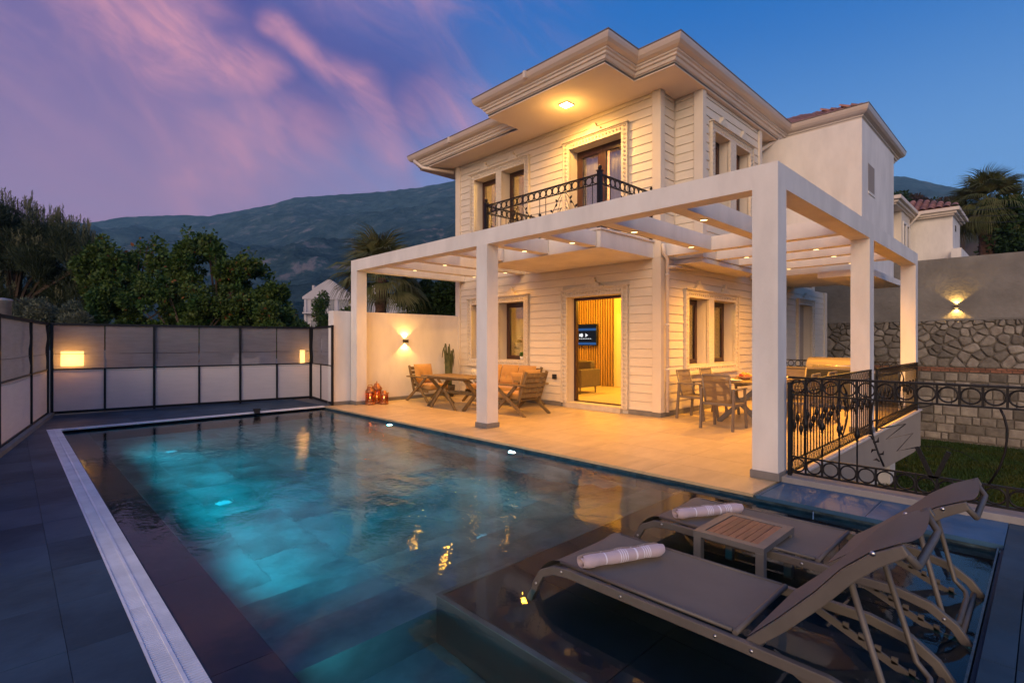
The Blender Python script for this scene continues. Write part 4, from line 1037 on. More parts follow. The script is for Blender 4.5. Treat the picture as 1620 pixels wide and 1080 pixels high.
# eaves lamp
el_ = empty('soffit_lamp', (8.12,6.80,ZT-.001), label='square lit lamp in the soffit over the balcony', cat='ceiling lamp')
MB().box((-.12,-.12,-.02),(.12,.12,0)).build('frame', corn, el_); MB().box((-.10,-.10,-.024),(.10,.10,-.021)).build('lens', emission('soffit_glow',(1,.80,.50),18), el_)
point((0,0,-.30), 24, (1,.50,.10), .06, el_); spot((0,0,-.05), 330, (.25,0,-1), 150, .7, (1,.50,.10), .08, el_)
# ================================================================== RAILINGS
def ring_mesh(r, t=.0085, n=20, sq=1.0):
    m = MB(); m.tube([(r*math.cos(2*math.pi*i/n), 0, r*sq*math.sin(2*math.pi*i/n)) for i in range(n)], t, 6, closed=True); return m.mesh('ring', iron)
def baluster_mesh(z0, z1, knob=None, r=.007):
    m = MB(); m.tube([(0,0,z0),(0,0,z1)], r, 6)
    for k in (knob or []):
        m.lathe([(.006,-.075),(.013,-.06),(.010,-.045),(.020,-.025),(.024,0),(.020,.025),(.010,.045),(.013,.06),(.006,.075)], (0,0,k), 8)
    return m.mesh('baluster', iron)
def post_mesh(h, w=.045, ball=True):
    m = MB(); m.box((-w/2,-w/2,0),(w/2,w/2,h))
    if ball: m.box((-w*.7,-w*.7,h),(w*.7,w*.7,h+.012)); m.lathe([(.012,0),(.016,.015),(.034,.04),(.036,.055),(.03,.072),(.012,.09),(.001,.095)], (0,0,h+.012), 12)
    return m.mesh('post', iron)
def hrail(L_, z, w, h): return MB().box((0,-w/2,z-h/2),(L_,w/2,z+h/2)).mesh('rail', iron)
def leafy(m, p, a, s=.05):
    """small forged leaf"""
    d = Vector((math.cos(a), 0, math.sin(a))); n = Vector((-d.z, 0, d.x)); p = Vector(p)
    for y in (-.004, .004): pass
    m.add([p+Vector((0,-.004,0)), p+d*s*.5+n*s*.28, p+d*s, p+d*s*.5-n*s*.28, p+Vector((0,.004,0)), p+d*s*.5+n*s*.28+Vector((0,.006,0)), p+d*s+Vector((0,.002,0)), p+d*s*.5-n*s*.28+Vector((0,.006,0))],
          [(0,1,2,3),(7,6,5,4),(0,4,5,1),(1,5,6,2),(2,6,7,3),(3,7,4,0)])
def scroll(m, c, r, a0, turns, t=.006, flip=1):
    pts = []
    for i in range(22):
        k = i/21; a = a0 + flip*turns*2*math.pi*k; rr = r*(1-.8*k); pts.append((c[0]+rr*math.cos(a), 0, c[2]+rr*math.sin(a)))
    m.tube(pts, t, 5)
# garden railing, seen from the pool: rings top and bottom, a big wreath between
ry0 = 1.90
gr = empty('garden_railing', (5.875, ry0, .055), R_(-90), label='black wrought iron railing with rings and a big wreath beside the sunbeds', cat='railing')
LR = 4.4
for z, w, h in ((1.02,.035,.022),(.845,.02,.016),(.20,.02,.016),(.035,.03,.018)): link_mesh('rail', hrail(LR, z, w, h), gr)
rg = ring_mesh(.066); st = MB().box((-.009,-.006,0),(.009,.006,.16)).mesh('stay', iron)
for i in range(29):
    x = .09+.15*i
    link_mesh('ring', rg, gr, (x,0,.932)); link_mesh('ring', rg, gr, (x,0,.117))
    link_mesh('stay', st, gr, (x+.075,0,.85)); link_mesh('stay', st, gr, (x+.075,0,.04))
link_mesh('post', post_mesh(1.02, .035, False), gr, (.015,0,-.05))
for x, k in ((.165,.55),(.315,.54),(.465,.53),(.615,.50),(2.0,.53),(2.15,.53),(2.3,.53)): link_mesh('baluster', baluster_mesh(.2,.845,[k]), gr, (x,0,0))
for i in range(12): link_mesh('baluster', baluster_mesh(.2,.845,[.53]), gr, (2.45+.15*i,0,0))
def RP(zx, zy):
    """a spot on the railing plane x=5.875 from its bearing and height angle in the photograph"""
    u = 1250+zx/4.378; v = 620+zy/4.378; k = FW+RT*((u-810)/823); tt = 5.875/k.x
    return (1.90-k.y*tt, 0, CAMZ-(v-540)/823*tt-.055)
m = MB(); m.tube([RP(*p) for p in ((590,25),(570,90),(560,170),(563,260),(580,335),(610,420),(650,515))], .0095, 6); m.build('wreath_stem', iron, gr)
m = MB(); m.tube([RP(*p) for p in ((1455,115),(1482,170),(1502,250),(1500,340),(1488,420),(1452,520),(1375,640))], .0095, 6); m.build('wreath_stem', iron, gr)
for (p, q) in (((565,235),(540,190)),((572,330),(540,300)),((575,350),(612,310)),((600,400),(560,420)),((612,430),(650,405)),((620,480),(575,470)),((563,150),(545,120)),((566,200),(600,170))):
    a = Vector(RP(*p)); b = Vector(RP(*q)); d = b-a; m = MB(); m.tube([a, a.lerp(b,.5)+Vector((d.z*.3,0,-d.x*.3)), b], [.006,.012,.001], 6); m.build('forged_leaf', iron, gr)
m = MB(); m.tube([RP(*p) for p in ((620,250),(700,238),(800,220),(665,325),(850,285),(740,408),(890,378))], .0055, 5); m.build('zigzag_stem', iron, gr)
m = MB(); m.bar(RP(880,380), RP(985,600), .035, .02, (0,1,0)); m.build('forked_strut', iron, gr); m = MB(); m.bar(RP(1100,415), RP(1005,600), .035, .02, (0,1,0)); m.build('forked_strut', iron, gr)
m = MB(); m.tube([RP(*p) for p in ((868,105),(930,102),(1010,80))], .004, 5); m.build('wire_stem', iron, gr); m = MB(); m.tube([RP(*p) for p in ((900,375),(1060,378),(1200,420),(1300,480))], .0025, 4); m.build('wire_stem', iron, gr)
# terrace railings between the columns
def terrace_rail(x0, x1, label):
    L_ = x1-x0; r = empty('terrace_railing', (x0, 1.925, .008), 0, label=label, cat='railing')
    for z, w, h in ((1.00,.035,.02),(.875,.018,.014),(.165,.018,.014),(.05,.03,.016)): link_mesh('rail', hrail(L_, z, w, h), r)
    link_mesh('post', post_mesh(1.0,.03,False), r, (.015,0,0)); link_mesh('post', post_mesh(1.0,.03,False), r, (L_-.015,0,0))
    oval = ring_mesh(.028,.004,14,2.0); n = int(L_/.095)
    for i in range(n):
        x = .04+(L_-.08)*(i+.5)/n; link_mesh('ring', oval, r, (x,0,.937)); link_mesh('ring', oval, r, (x,0,.108))
    c = L_*.56; nb = int(L_/.11); bmesh_ = [baluster_mesh(.17,.875,[k]) for k in (.47,.53,.6)]
    for i in range(1, nb):
        x = L_*i/nb
        if abs(x-c) > .38: link_mesh('baluster', bmesh_[i % 3], r, (x,0,0))
    m = MB()
    for s in (-1, 1):
        m.tube([(c+s*.35*math.sin(k/12*math.pi)*(.5+.5*k/12),0,.17+.70*k/12) for k in range(13)], .008, 6)
        m.tube([(c+s*.24*math.sin(k/12*math.pi),0,.17+.5*k/12) for k in range(13)], .007, 6)
        for q in range(3): scroll(m, (c+s*(.12+.08*q),0,.66-.06*q), .07, 1.5*q, 1.2, flip=s)
        for q in range(9):
            leafy(m, (c+s*.3*math.sin(q*.7)*.9,0,.25+.065*q), (1.2 if s > 0 else 2.0)+.6*math.sin(q), .085)
            leafy(m, (c+s*.12,0,.42+.045*q), 1.57-s*(.5+.15*q), .10)
    m.build('leaf_ornament', iron, r)
    return r
terrace_rail(6.02, 9.62, 'black iron terrace railing from the corner column to the next column')
terrace_rail(10.0, 13.70, 'black iron terrace railing between the two far columns')
br = empty('back_railing', (13.82, 2.24, .0), R_(90), label='low black iron railing with rings behind the dining table', cat='railing')
for z, w, h in ((1.0,.03,.02),(.84,.018,.014),(.08,.03,.016)): link_mesh('rail', hrail(2.9, z, w, h), br)
for i in range(18): link_mesh('ring', rg, br, (.09+.16*i,0,.92)); link_mesh('baluster', baluster_mesh(.08,.84), br, (.17+.16*i,0,0))
# balcony railing
bz = 3.376
bc = empty('balcony_railing', (7.25,5.33,bz), label='black wrought iron balcony railing with a band of rings', cat='railing')
def rail_run(parent, p, ang, L_, orn=True, zt=.93):
    R = R_(ang); c, s = math.cos(R), math.sin(R)
    def put(nm, me, x, z=0):
        o = link_mesh(nm, me, parent, (p[0]+c*x, p[1]+s*x, z)); o.rotation_euler = (0,0,R)
    for z, w, h in ((zt,.035,.022),(zt-.16,.022,.016),(.06,.03,.018)):
        put('rail', hrail(L_, z, w, h), 0)
    n = round(L_/.158)
    tri = MB().bar((-.016,0,.05),(.0,0,.02),.006,.008,(0,1,0)).bar((.016,0,.05),(.0,0,.02),.006,.008,(0,1,0)).bar((-.016,0,-.05),(.0,0,-.02),.006,.008,(0,1,0)).bar((.016,0,-.05),(.0,0,-.02),.006,.008,(0,1,0)).bar((0,0,-.07),(0,0,.07),.009,.009,(0,1,0)).mesh('stay', iron)
    for i in range(n):
        x = L_*(i+.5)/n; put('ring', rg, x, zt-.08)
        if i: put('stay', tri, L_*i/n, zt-.08)
    bm_ = baluster_mesh(.06, zt-.16, [.17]); mid = [L_*.5] if L_ < 2 else [L_*.24+.1, L_*.62+.1]
    for i in range(1, int(L_/.155)):
        x = .155*i
        if orn and min(abs(x-q) for q in mid) < .40: continue
        put('baluster', bm_, x)
    for q in (mid if orn else []):
        m = MB()
        for sgn in (-1, 1):
            m.tube([(sgn*(.36-.30*(k/12)**2),0,.08+(zt-.26)*k/12) for k in range(13)], .006, 5)
            m.tube([(sgn*.05,0,.70),(sgn*.16,0,.40),(sgn*.05,0,.52),(sgn*.20,0,.22),(sgn*.03,0,.30),(sgn*.12,0,.06)], .0045, 5)
            for t in range(7): leafy(m, (sgn*(.36-.30*(t/7)**2),0,.12+.085*t), 1.57+sgn*(.8 if t % 2 else -.8), .085)
        put('leaf_ornament', m.mesh('leaf_ornament', iron), q)
rail_run(bc, (0,0), 90, 2.93); rail_run(bc, (0,0), 0, 1.66); rail_run(bc, (0,2.93), 0, 1.66)
for x, y, h in ((0,0,.98),(0,2.93,.98),(1.66,0,.95),(1.66,2.93,.95)): link_mesh('post', post_mesh(h,.07), bc, (x,y,0))

# ================================================================== SCREEN FENCES
def fence(name, p, q, posts, minor, label, ext=0, zt=1.79, zm=.90, torn=False):
    p = Vector((*p,0)); q = Vector((*q,0)); L_ = (q-p).length; ang = math.atan2(q.y-p.y, q.x-p.x)
    r = empty(name, p, ang, label=label, cat='fence'); w = .045
    for z, h in ((zt,.045),(.05,.05)): MB().box((0,-w/2,z-h/2),(L_,w/2,z+h/2)).build('rail', fencem, r)
    MB().box((0,-.012,zm-.012),(L_,.012,zm+.012)).build('middle_rail', fencem, r)
    pm = MB().box((-w/2,-w/2-.002,0),(w/2,w/2+.002,zt+.03)).mesh('post', fencem); sm = MB().box((-.018,-.02,.02),(.018,.02,zm)).mesh('short_post', fencem)
    for x in posts: link_mesh('post', pm, r, (x,0,0))
    for x in minor: link_mesh('short_post', sm, r, (x,0,0))
    al = sorted(set(posts)|set(minor))
    for a, b in zip(al, al[1:]):
        # frosted lower panel
        MB().box((a+.02,.004,.075),(b-.02,.010,zm-.012)).build('lower_panel', mesh_lo, r)
        # sagging cloth above: a gently waved sheet
        nx, nz = 14, 10; vs = []; 
        for j in range(nz+1):
            for i in range(nx+1):
                u = i/nx; v = j/nz; x = a+.01+(b-a-.02)*u; sag = .012*math.sin(u*math.pi)
                z = zm-.03-sag*(1-v)*2+(zt-.02-zm+.03)*v
                y = .016+.007*math.sin(9*v+a*3)+.006*math.sin(14*u*v+a*5)
                vs.append((x, y, z))
        m = MB(); m.add(vs, [(j*(nx+1)+i, j*(nx+1)+i+1, (j+1)*(nx+1)+i+1, (j+1)*(nx+1)+i) for j in range(nz) for i in range(nx)], True)
        m.build('shade_cloth', mesh_up, r)
        m = MB(); m.tube([(a+.01+(b-a-.02)*k/8, .012, zm-.035-.024*math.sin(k/8*math.pi)) for k in range(9)], .009, 5)
        m.tube([(a+.01+(b-a-.02)*k/8, .013, zm+.31-.01*math.sin(k/8*math.pi)) for k in range(9)], .0035, 4); m.build('cloth_seam', blackm, r)
    return r
bx0, by0, bx1, by1 = .60, 13.60, 5.52, 13.02
LB = math.hypot(bx1-bx0, by1-by0)
back_posts = []; 
for u in (82,244,380,493):
    rr_ = (u-810)/823; dx, dy = FW.x+RT.x*rr_, FW.y+RT.y*rr_
    # crossing of the sight line with the fence line, in metres along the fence
    ex, ey = (bx1-bx0)/LB, (by1-by0)/LB
    s_ = (bx0*dy-by0*dx)/(dx*ey-dy*ex) if abs(dx*ey-dy*ex) > 1e-6 else 0
    back_posts.append(round(s_,3))
minors = []
for u in (166,315,438):
    rr_ = (u-810)/823; dx, dy = FW.x+RT.x*rr_, FW.y+RT.y*rr_
    minors.append(round((bx0*dy-by0*dx)/(dx*ey-dy*ex),3))
back_posts[0] = .02; back_posts[-1] = LB-.02
fb = fence('back_fence', (bx0,by0), (bx1,by1), back_posts, minors, 'black framed screen fence with grey cloth across the far end of the pool')
fs_ = fence('end_fence', (bx1,by1-.03), (5.27,11.255), [.03,1.72], [.84], 'short black framed screen beside the low terrace wall')
lpts = Vector((-.95,4.2,0)); lq = Vector((.56,13.62,0)); LL = (lq-lpts).length
fl = fence('side_fence', lpts.xy, lq.xy, [.02,2.0,3.9,5.43,7.74,LL-.05], [], 'black framed screen fence with grey cloth along the left deck')
MB().box((0,-.10,0),(LL,-.03,.06)).build('base_kerb', concrete, fl)
# lamps behind the cloth
def box_lamp(x, y, z, w, h, lab, pw):
    r = empty('fence_lamp', (x,y,z), R_(-6), label=lab, cat='lamp')
    MB().box((-w/2-.01,.0,-h/2-.01),(w/2+.01,.05,h/2+.01)).build('housing', blackm, r)
    MB().box((-w/2,-.006,-h/2),(w/2,-.001,h/2)).build('lens', emission('box_glow'+str(round(x)),(1,.58,.17),11), r)
    point((0,-.05,.0), pw, (1,.40,.05), .06, r)
b_ = W(116, 571, 1); k_ = Vector((FW.x+RT.x*(116-810)/823, FW.y+RT.y*(116-810)/823,0)); tt_ = 13.60/k_.y
box_lamp(k_.x*tt_-.0, 13.60+.22, 1.10, .36, .30, 'square lamp glowing through the cloth at the left of the back fence', 34)
k_ = Vector((FW.x+RT.x*(488-810)/823, FW.y+RT.y*(488-810)/823,0)); tt_ = 13.12/k_.y
box_lamp(k_.x*tt_-.06, 13.12+.24, 1.06, .12, .34, 'narrow lamp glowing through the cloth at the right end of the back fence', 18)
# vent pipe behind the side fence
vp = empty('vent_drum', (*W(4, 540, 8.0).xy, 0), label='pale round metal drum behind the side fence at the left edge', cat='drum')
MB().lathe([(.04,-1.6),(.04,1.80),(.10,1.82),(.105,2.06),(.12,2.07),(.12,2.10),(.02,2.12)], n=20).build('drum', material('galvanised',(.36,.33,.31),.45,metal=.5,var=.3,scale=9), vp)

# ================================================================== STONE RETAINING WALL
SX = 20.4
sw = empty('stone_retaining_wall', (SX,2.0,-1.6), label='tall retaining wall of field stones and brick with rough concrete above', cat='wall')
def sb(y0,y1,z0,z1,x0,x1,name,mat): return MB().box((x0-SX,y0-2.0,z0+1.6),(x1-SX,y1-2.0,z1+1.6)).build(name, mat, sw)
sb(-14,18,-1.7,2.13,SX+.02,SX+.5,'mortar_core',mortar); sb(-14,18,2.13,3.98,SX+.10,SX+.5,'concrete_wall',concrete); sb(-14,18,2.075,2.135,SX-.03,SX+.10,'ledge',concrete)
def stone_obj(poly, y, z, mat, proud, name='wall_stone'):
    n = len(poly); vs = [(.05,p[0],p[1]) for p in poly]+[(-proud*.55,p[0]*.97,p[1]*.97) for p in poly]+[(-proud,p[0]*.74,p[1]*.74) for p in poly]
    fs = [(i,(i+1)%n,n+(i+1)%n,n+i) for i in range(n)]+[(n+i,n+(i+1)%n,2*n+(i+1)%n,2*n+i) for i in range(n)]+[tuple(range(2*n,3*n))]
    m = MB(); m.add(vs, fs, False); o = m.build(name, mat, sw); o.location = (0, y-2.0, z+1.6); return o
def clip(poly, px, pz, nx, nz):
    out = []
    for i in range(len(poly)):
        a, b = poly[i], poly[(i+1)%len(poly)]; da = (a[0]-px)*nx+(a[1]-pz)*nz; db = (b[0]-px)*nx+(b[1]-pz)*nz
        if da <= 0: out.append(a)
        if da*db < 0: t = da/(da-db); out.append((a[0]+(b[0]-a[0])*t, a[1]+(b[1]-a[1])*t))
    return out
# irregular field stones (cells), y from -1.2 to 5.4
seeds = []; Y0, Y1, Z0, Z1 = -1.0, 5.3, .68, 2.07
rows = [(.82,.34),(1.07,.33),(1.31,.30),(1.53,.28),(1.73,.26),(1.90,.24),(2.02,.22)]
for zc, w in rows:
    y = Y0 + random.random()*w
    while y < Y1: seeds.append((y+random.uniform(-.10,.10), zc+random.uniform(-.11,.11))); y += w*random.uniform(.55,1.45)
for sy, sz in seeds:
    poly = [(Y0-.5,Z0),(Y1+.5,Z0),(Y1+.5,Z1),(Y0-.5,Z1)]
    for ty, tz in seeds:
        if (ty,tz) == (sy,sz) or abs(ty-sy) > 1.5: continue
        mx_, mz_ = (sy+ty)/2, (sz+tz)/2; nx, nz = ty-sy, tz-sz; l = math.hypot(nx,nz); nx/=l; nz/=l
        poly = clip(poly, mx_-nx*random.uniform(.006,.025), mz_-nz*random.uniform(.006,.025), nx, nz)
        if len(poly) < 3: break
    if len(poly) < 3: continue
    c = (sum(p[0] for p in poly)/len(poly), sum(p[1] for p in poly)/len(poly))
    # round the corners off
    P2 = []
    for i in range(len(poly)):
        a, b, d = poly[i-1], poly[i], poly[(i+1)%len(poly)]
        P2.append((b[0]+(a[0]-b[0])*.20, b[1]+(a[1]-b[1])*.20)); P2.append((b[0]+(d[0]-b[0])*.20, b[1]+(d[1]-b[1])*.20))
    stone_obj([(p[0]-c[0], p[1]-c[1]) for p in P2], c[0], c[1], stonem, random.uniform(.02,.065))
# two brick courses
bk = MB().box((-.02,-.105,-.028),(.05,.105,.028)).mesh('brick', brickm)
for j in range(2):
    y = -1.2 + j*.11
    while y < 5.4: link_mesh('brick', bk, sw, (random.uniform(-.006,.006), y-2.0, .575+j*.068+1.6), rot=(random.uniform(-.02,.02),0,0)); y += .226
# squared stones below
z = .52
for h in (.26,.22,.28,.24,.30,.25,.27,.22):
    y = -1.1 - random.random()*.3
    while y < (3.2 if z > -1.2 else 3):
        w = random.uniform(.16,.52); g = .009
        poly = [(-w/2+g,-h/2+g),(w/2-g,-h/2+g+random.uniform(0,.02)),(w/2-g-random.uniform(0,.02),h/2-g),(-w/2+g,h/2-g-random.uniform(0,.02))]
        stone_obj(poly, y+w/2, z-h/2, stone2, random.uniform(.012,.035), 'squared_stone'); y += w
    z -= h
sconce((SX+.097, 1.93, 2.50), R_(-90), 'up and down wall lamp glowing on the concrete above the field stones', pw=60, name='retaining_wall_lamp')
# terrain held up by the wall
MB().box((SX+.5,-30,-1.6),(60,40,3.6)).build('upper_terrace_ground', earth, kind='structure')

# ================================================================== NEIGHBOURING VILLA
nv = empty('neighbouring_villa', (34,3.2,3.6), label='smaller looking cream neighbour villa with tiled roof above the retaining wall', cat='house')
def nb_(a, b, nm, mat=plaster, bev=0): return MB().box((a[0]-34,a[1]-3.2,a[2]-3.6),(b[0]-34,b[1]-3.2,b[2]-3.6)).build(nm, mat, nv, bevel=bev)
ZN = 7.75
nb_((34,3.35,3.6),(37,9,ZN),'stair_block'); nb_((29.5,5.3,3.6),(34,11,ZN),'main_block'); nb_((31.0,4.95,3.6),(33.1,5.29,ZN-.001),'bay',plaster2)
nb_((33.2,2.95,5.55),(37.4,3.34,6.0),'base_slab'); nb_((33.2,2.96,3.6),(37.2,3.33,5.4),'base_wall')
EPn = [(29.0,12),(29.0,4.65),(33.9,4.65),(33.55,4.65),(33.55,3.05),(37.6,3.05),(37.6,12)]
EPn = [(29.0,12),(29.0,4.65),(33.55,4.65),(33.55,3.05),(37.6,3.05),(37.6,12)]
def nprism(poly, z0, z1, nm, mat): MB().prism(poly, lambda p:(p[0]-34,p[1]-3.2,z0-3.6), lambda p:(p[0]-34,p[1]-3.2,z1-3.6)).build(nm, mat, nv)
nprism(offs(EPn,.22), ZN, ZN+.08, 'soffit', soffitm); nprism(offs(EPn,.12), ZN+.08, ZN+.2, 'cornice', corn); nprism(EPn, ZN+.2, ZN+.36, 'gutter', corn)
m = MB(); x0,x1,y0,y1,z = 33.65,37.5,3.15,9.0,ZN+.36
m.add([(x0-34,y0-3.2,z-3.6),(x1-34,y0-3.2,z-3.6),(x1-34,y1-3.2,z-3.6),(x0-34,y1-3.2,z-3.6),(35.5-34,5.1-3.2,z+.95-3.6),(35.5-34,7-3.2,z+.95-3.6)],[(0,1,4),(1,2,5,4),(2,3,5),(3,0,4,5)]); nr = m.build('roof', rooftile, nv)
m = MB(); x0,x1,y0,y1 = 29.1,33.8,4.75,12
m.add([(x0-34,y0-3.2,z-3.6),(x1-34,y0-3.2,z-3.6),(x1-34,y1-3.2,z-3.6),(x0-34,y1-3.2,z-3.6),(31.4-34,7.1-3.2,z+.6-3.6),(31.4-34,9.8-3.2,z+.6-3.6)],[(0,1,4),(1,2,5,4),(2,3,5),(3,0,4,5)]); m.build('roof', rooftile, nv)
for i in range(16):
    for j in range(6):
        s = j*.34; yy = 3.25+i*.32
        if s < min(yy-3.1, 9-yy): 
            o = link_mesh('roof_tile', tlm, nr, (33.68+s*.9-34, yy-3.2, z-3.6+.02+s*.44)); o.rotation_euler = (0,-R_(26),0); o.scale = (1.15,1.6,1.6)
for a in (31.35, 32.2):
    MB().box((a-34,4.94-3.2,5.9-3.6),(a+.55-34,4.949-3.2,7.2-3.6)).build('window', material('dark_window',(.04,.035,.035),.2), nv)
    m = MB(); m.box((a-.1-34,4.90-3.2,5.8-3.6),(a-34,4.948-3.2,7.3-3.6)).box((a+.55-34,4.90-3.2,5.8-3.6),(a+.65-34,4.948-3.2,7.3-3.6)).box((a-34,4.90-3.2,7.2-3.6),(a+.55-34,4.948-3.2,7.3-3.6)); m.build('window_surround', plaster, nv)
MB().box((34.9-34,3.33-3.2,7.1-3.6),(35.2-34,3.345-3.2,7.4-3.6)).build('small_window', material('dark_window'  ,(.04,.035,.035)), nv)
m = MB(); m.tube([(33.5-34,4.6-3.2,ZN+.2-3.6),(33.7-34,5.1-3.2,ZN-.3-3.6),(33.7-34,5.2-3.2,4.2-3.6)], .06, 8); m.build('downpipe', pipe, nv)
# power lines over the gardens
pl = empty('overhead_cables', (28,-4,6), label='thin overhead cables sagging in front of the tall palm', cat='cable')
for k in range(3):
    a = W(1515, 333+k*9, 26); b = W(1680, 318+k*13, 22)
    m = MB(); m.tube([a.lerp(b, i/12)-Vector((28,-4,6))-Vector((0,0,.10*math.sin(i/12*math.pi))) for i in range(13)], .012, 4); m.build('cable', blackm, pl)

# ================================================================== FAR WHITE HOUSE
fh = empty('far_white_house', tuple(W(483,540,70).xy)+(-1.6,), R_(-44.1+8), label='white three storey house with a pointed gable beyond the trees', cat='house')
Wd, H1 = 15.0, 9.4
wh = material('far_white', (.46,.43,.44), .8, var=.1, scale=.6)
MB().box((0,0,0),(6.2,9,H1-.6)).build('gable_block', wh, fh); MB().box((6.2,1.2,0),(Wd,9,H1-.2)).build('main_block', wh, fh)
m = MB(); m.prism([(-.35,H1-.65),(6.6,H1-.65),(6.6,H1-.35),(3.3,H1+2.0),(2.9,H1+2.0),(1.2,H1+.9),(1.2,H1+1.2),(.9,H1+1.2),(.9,H1+.55),(-.35,H1-.35)], lambda p:(p[0],-.15,p[1]), lambda p:(p[0],9.1,p[1])); m.build('gable', wh, fh)
MB().box((6.6,1,H1-.2),(Wd+.3,9,H1+.2)).build('parapet', wh, fh); MB().box((8.2,3,H1+.2),(9.0,3.8,H1+1.7)).build('chimney', wh, fh); MB().box((13.0,3,H1+.2),(13.7,3.8,H1+1.6)).build('chimney', wh, fh)
dw = material('far_window', (.09,.10,.13), .15, var=.2)
for fl_ in range(3):
    z = 1.6+fl_*2.75
    for x in (.7,2.6,4.4): 
        w_ = MB().box((x,-.03,z),(x+1.15,.0-.002,z+1.6)).build('window', dw, fh); m = MB().box((x-.12,-.12,z-.12),(x+1.27,-.032,z-.02)).box((x-.12,-.10,z+1.6),(x+1.27,-.032,z+1.72)).build('window_frame', wh, w_)
    for x in (7.4,9.7,12.0): 
        w_ = MB().box((x,1.17,z),(x+1.2,1.198,z+1.6)).build('window', dw, fh); MB().box((x-.12,1.08,z-.12),(x+1.32,1.168,z-.02)).build('window_frame', wh, w_)
    MB().box((-.15,-.9,z-.35),(6.4,-.001,z-.15)).build('balcony', wh, fh)
    for i in range(7): MB().box((i*1.0+.0,-.88,z-.15),(i*1.0+.10,-.8,z+.55)).build('baluster', wh, fh)
for x in (-.12,1.95,3.95,6.0): MB().box((x,-.14,0),(x+.3,-.001,H1-.7)).build('pilaster', wh, fh)
for i,(u,v,d,w) in enumerate([(398,514,60,3.0),(447,512,66,2.6)]):
    h = empty('low_outbuilding', tuple(W(u,540,d).xy)+(-1.6,), R_(-40), label=('low pale roof peeping over the middle of the back fence','low pale roof peeping over the back fence beside the bushes')[i], cat='building')
    z_ = CAMZ+(540-v)/823*d+1.6; MB().box((-w/2,-w/2,0),(w/2,w/2,z_-.5)).build('wall', wh, h)
    m = MB(); m.add([(-w/2-.2,-w/2-.2,z_-.5),(w/2+.2,-w/2-.2,z_-.5),(w/2+.2,w/2+.2,z_-.5),(-w/2-.2,w/2+.2,z_-.5),(0,0,z_)],[(0,1,4),(1,2,4),(2,3,4),(3,0,4),(3,2,1,0)]); m.build('roof', material('pale_roof',(.35,.33,.34),.8), h)
# ================================================================== LANTERNS
glass_o = glass('lantern_glass', (.95,.42,.12), .06)
def lantern(x, y, h, r, rz, lab, handle='up'):
    l = empty('candle_lantern', (x,y,.001), rz, label=lab, cat='lantern', group='copper coloured lanterns by the low wall')
    MB().lathe([(.001,0),(r*1.02,0),(r*1.05,.02),(r,.05),(r*.92,.055)], n=20).build('base', copper, l)
    b = MB(); b.lathe([(r*.93,h*.62),(r*1.0,h*.65),(r*1.02,h*.70),(r*.75,h*.80),(r*.5,h*.86),(r*.48,h*.92),(r*.30,h*.94)], n=20, cap=True); b.build('lid', copper, l)
    MB().lathe([(r*.90,.055),(r*.97,h*.25),(r*.97,h*.45),(r*.90,h*.63)], n=20, cap=False).build('glass', glass_o, l)
    for i in range(6):
        a = i*math.pi/3; MB().bar((r*.99*math.cos(a),r*.99*math.sin(a),.05),(r*.99*math.cos(a),r*.99*math.sin(a),h*.64),.010,.006).build('rib', copper, l)
    MB().lathe([(.001,.055),(.028,.055),(.028,.13),(.001,.135)], n=12).build('candle', emission('candle_wax',(1,.42,.10),.35), l)
    MB().lathe([(.001,.135),(.009,.15),(.006,.17),(.001,.19)], n=8).build('flame', emission('flame',(1,.72,.30),9), l)
    m = MB()
    if handle == 'up': m.tube([(r*.95,0,h*.72),(r*.8,0,h*.90),(r*.55,0,h*1.02),(-r*.55,0,h*1.02),(-r*.8,0,h*.90),(-r*.95,0,h*.72)], .008, 6)
    else: m.tube([(0,-r*.9,h*.72),(r*.9,-r*.6,h*.80),(r*1.5,0,h*.72),(r*.9,r*.6,h*.80),(0,r*.9,h*.72)], .008, 6)
    m.build('handle', copper, l); point((0,0,.20), .35, (1,.45,.10), .02, l)
lantern(5.98, 10.86, .44, .105, .3, 'tall copper lantern with a lit candle, nearest the end column')
lantern(6.22, 10.98, .50, .12, 1.0, 'tallest copper lantern, standing behind the other two')
lantern(6.26, 10.72, .33, .095, .2, 'short copper lantern with its handle hanging to the side', 'side')

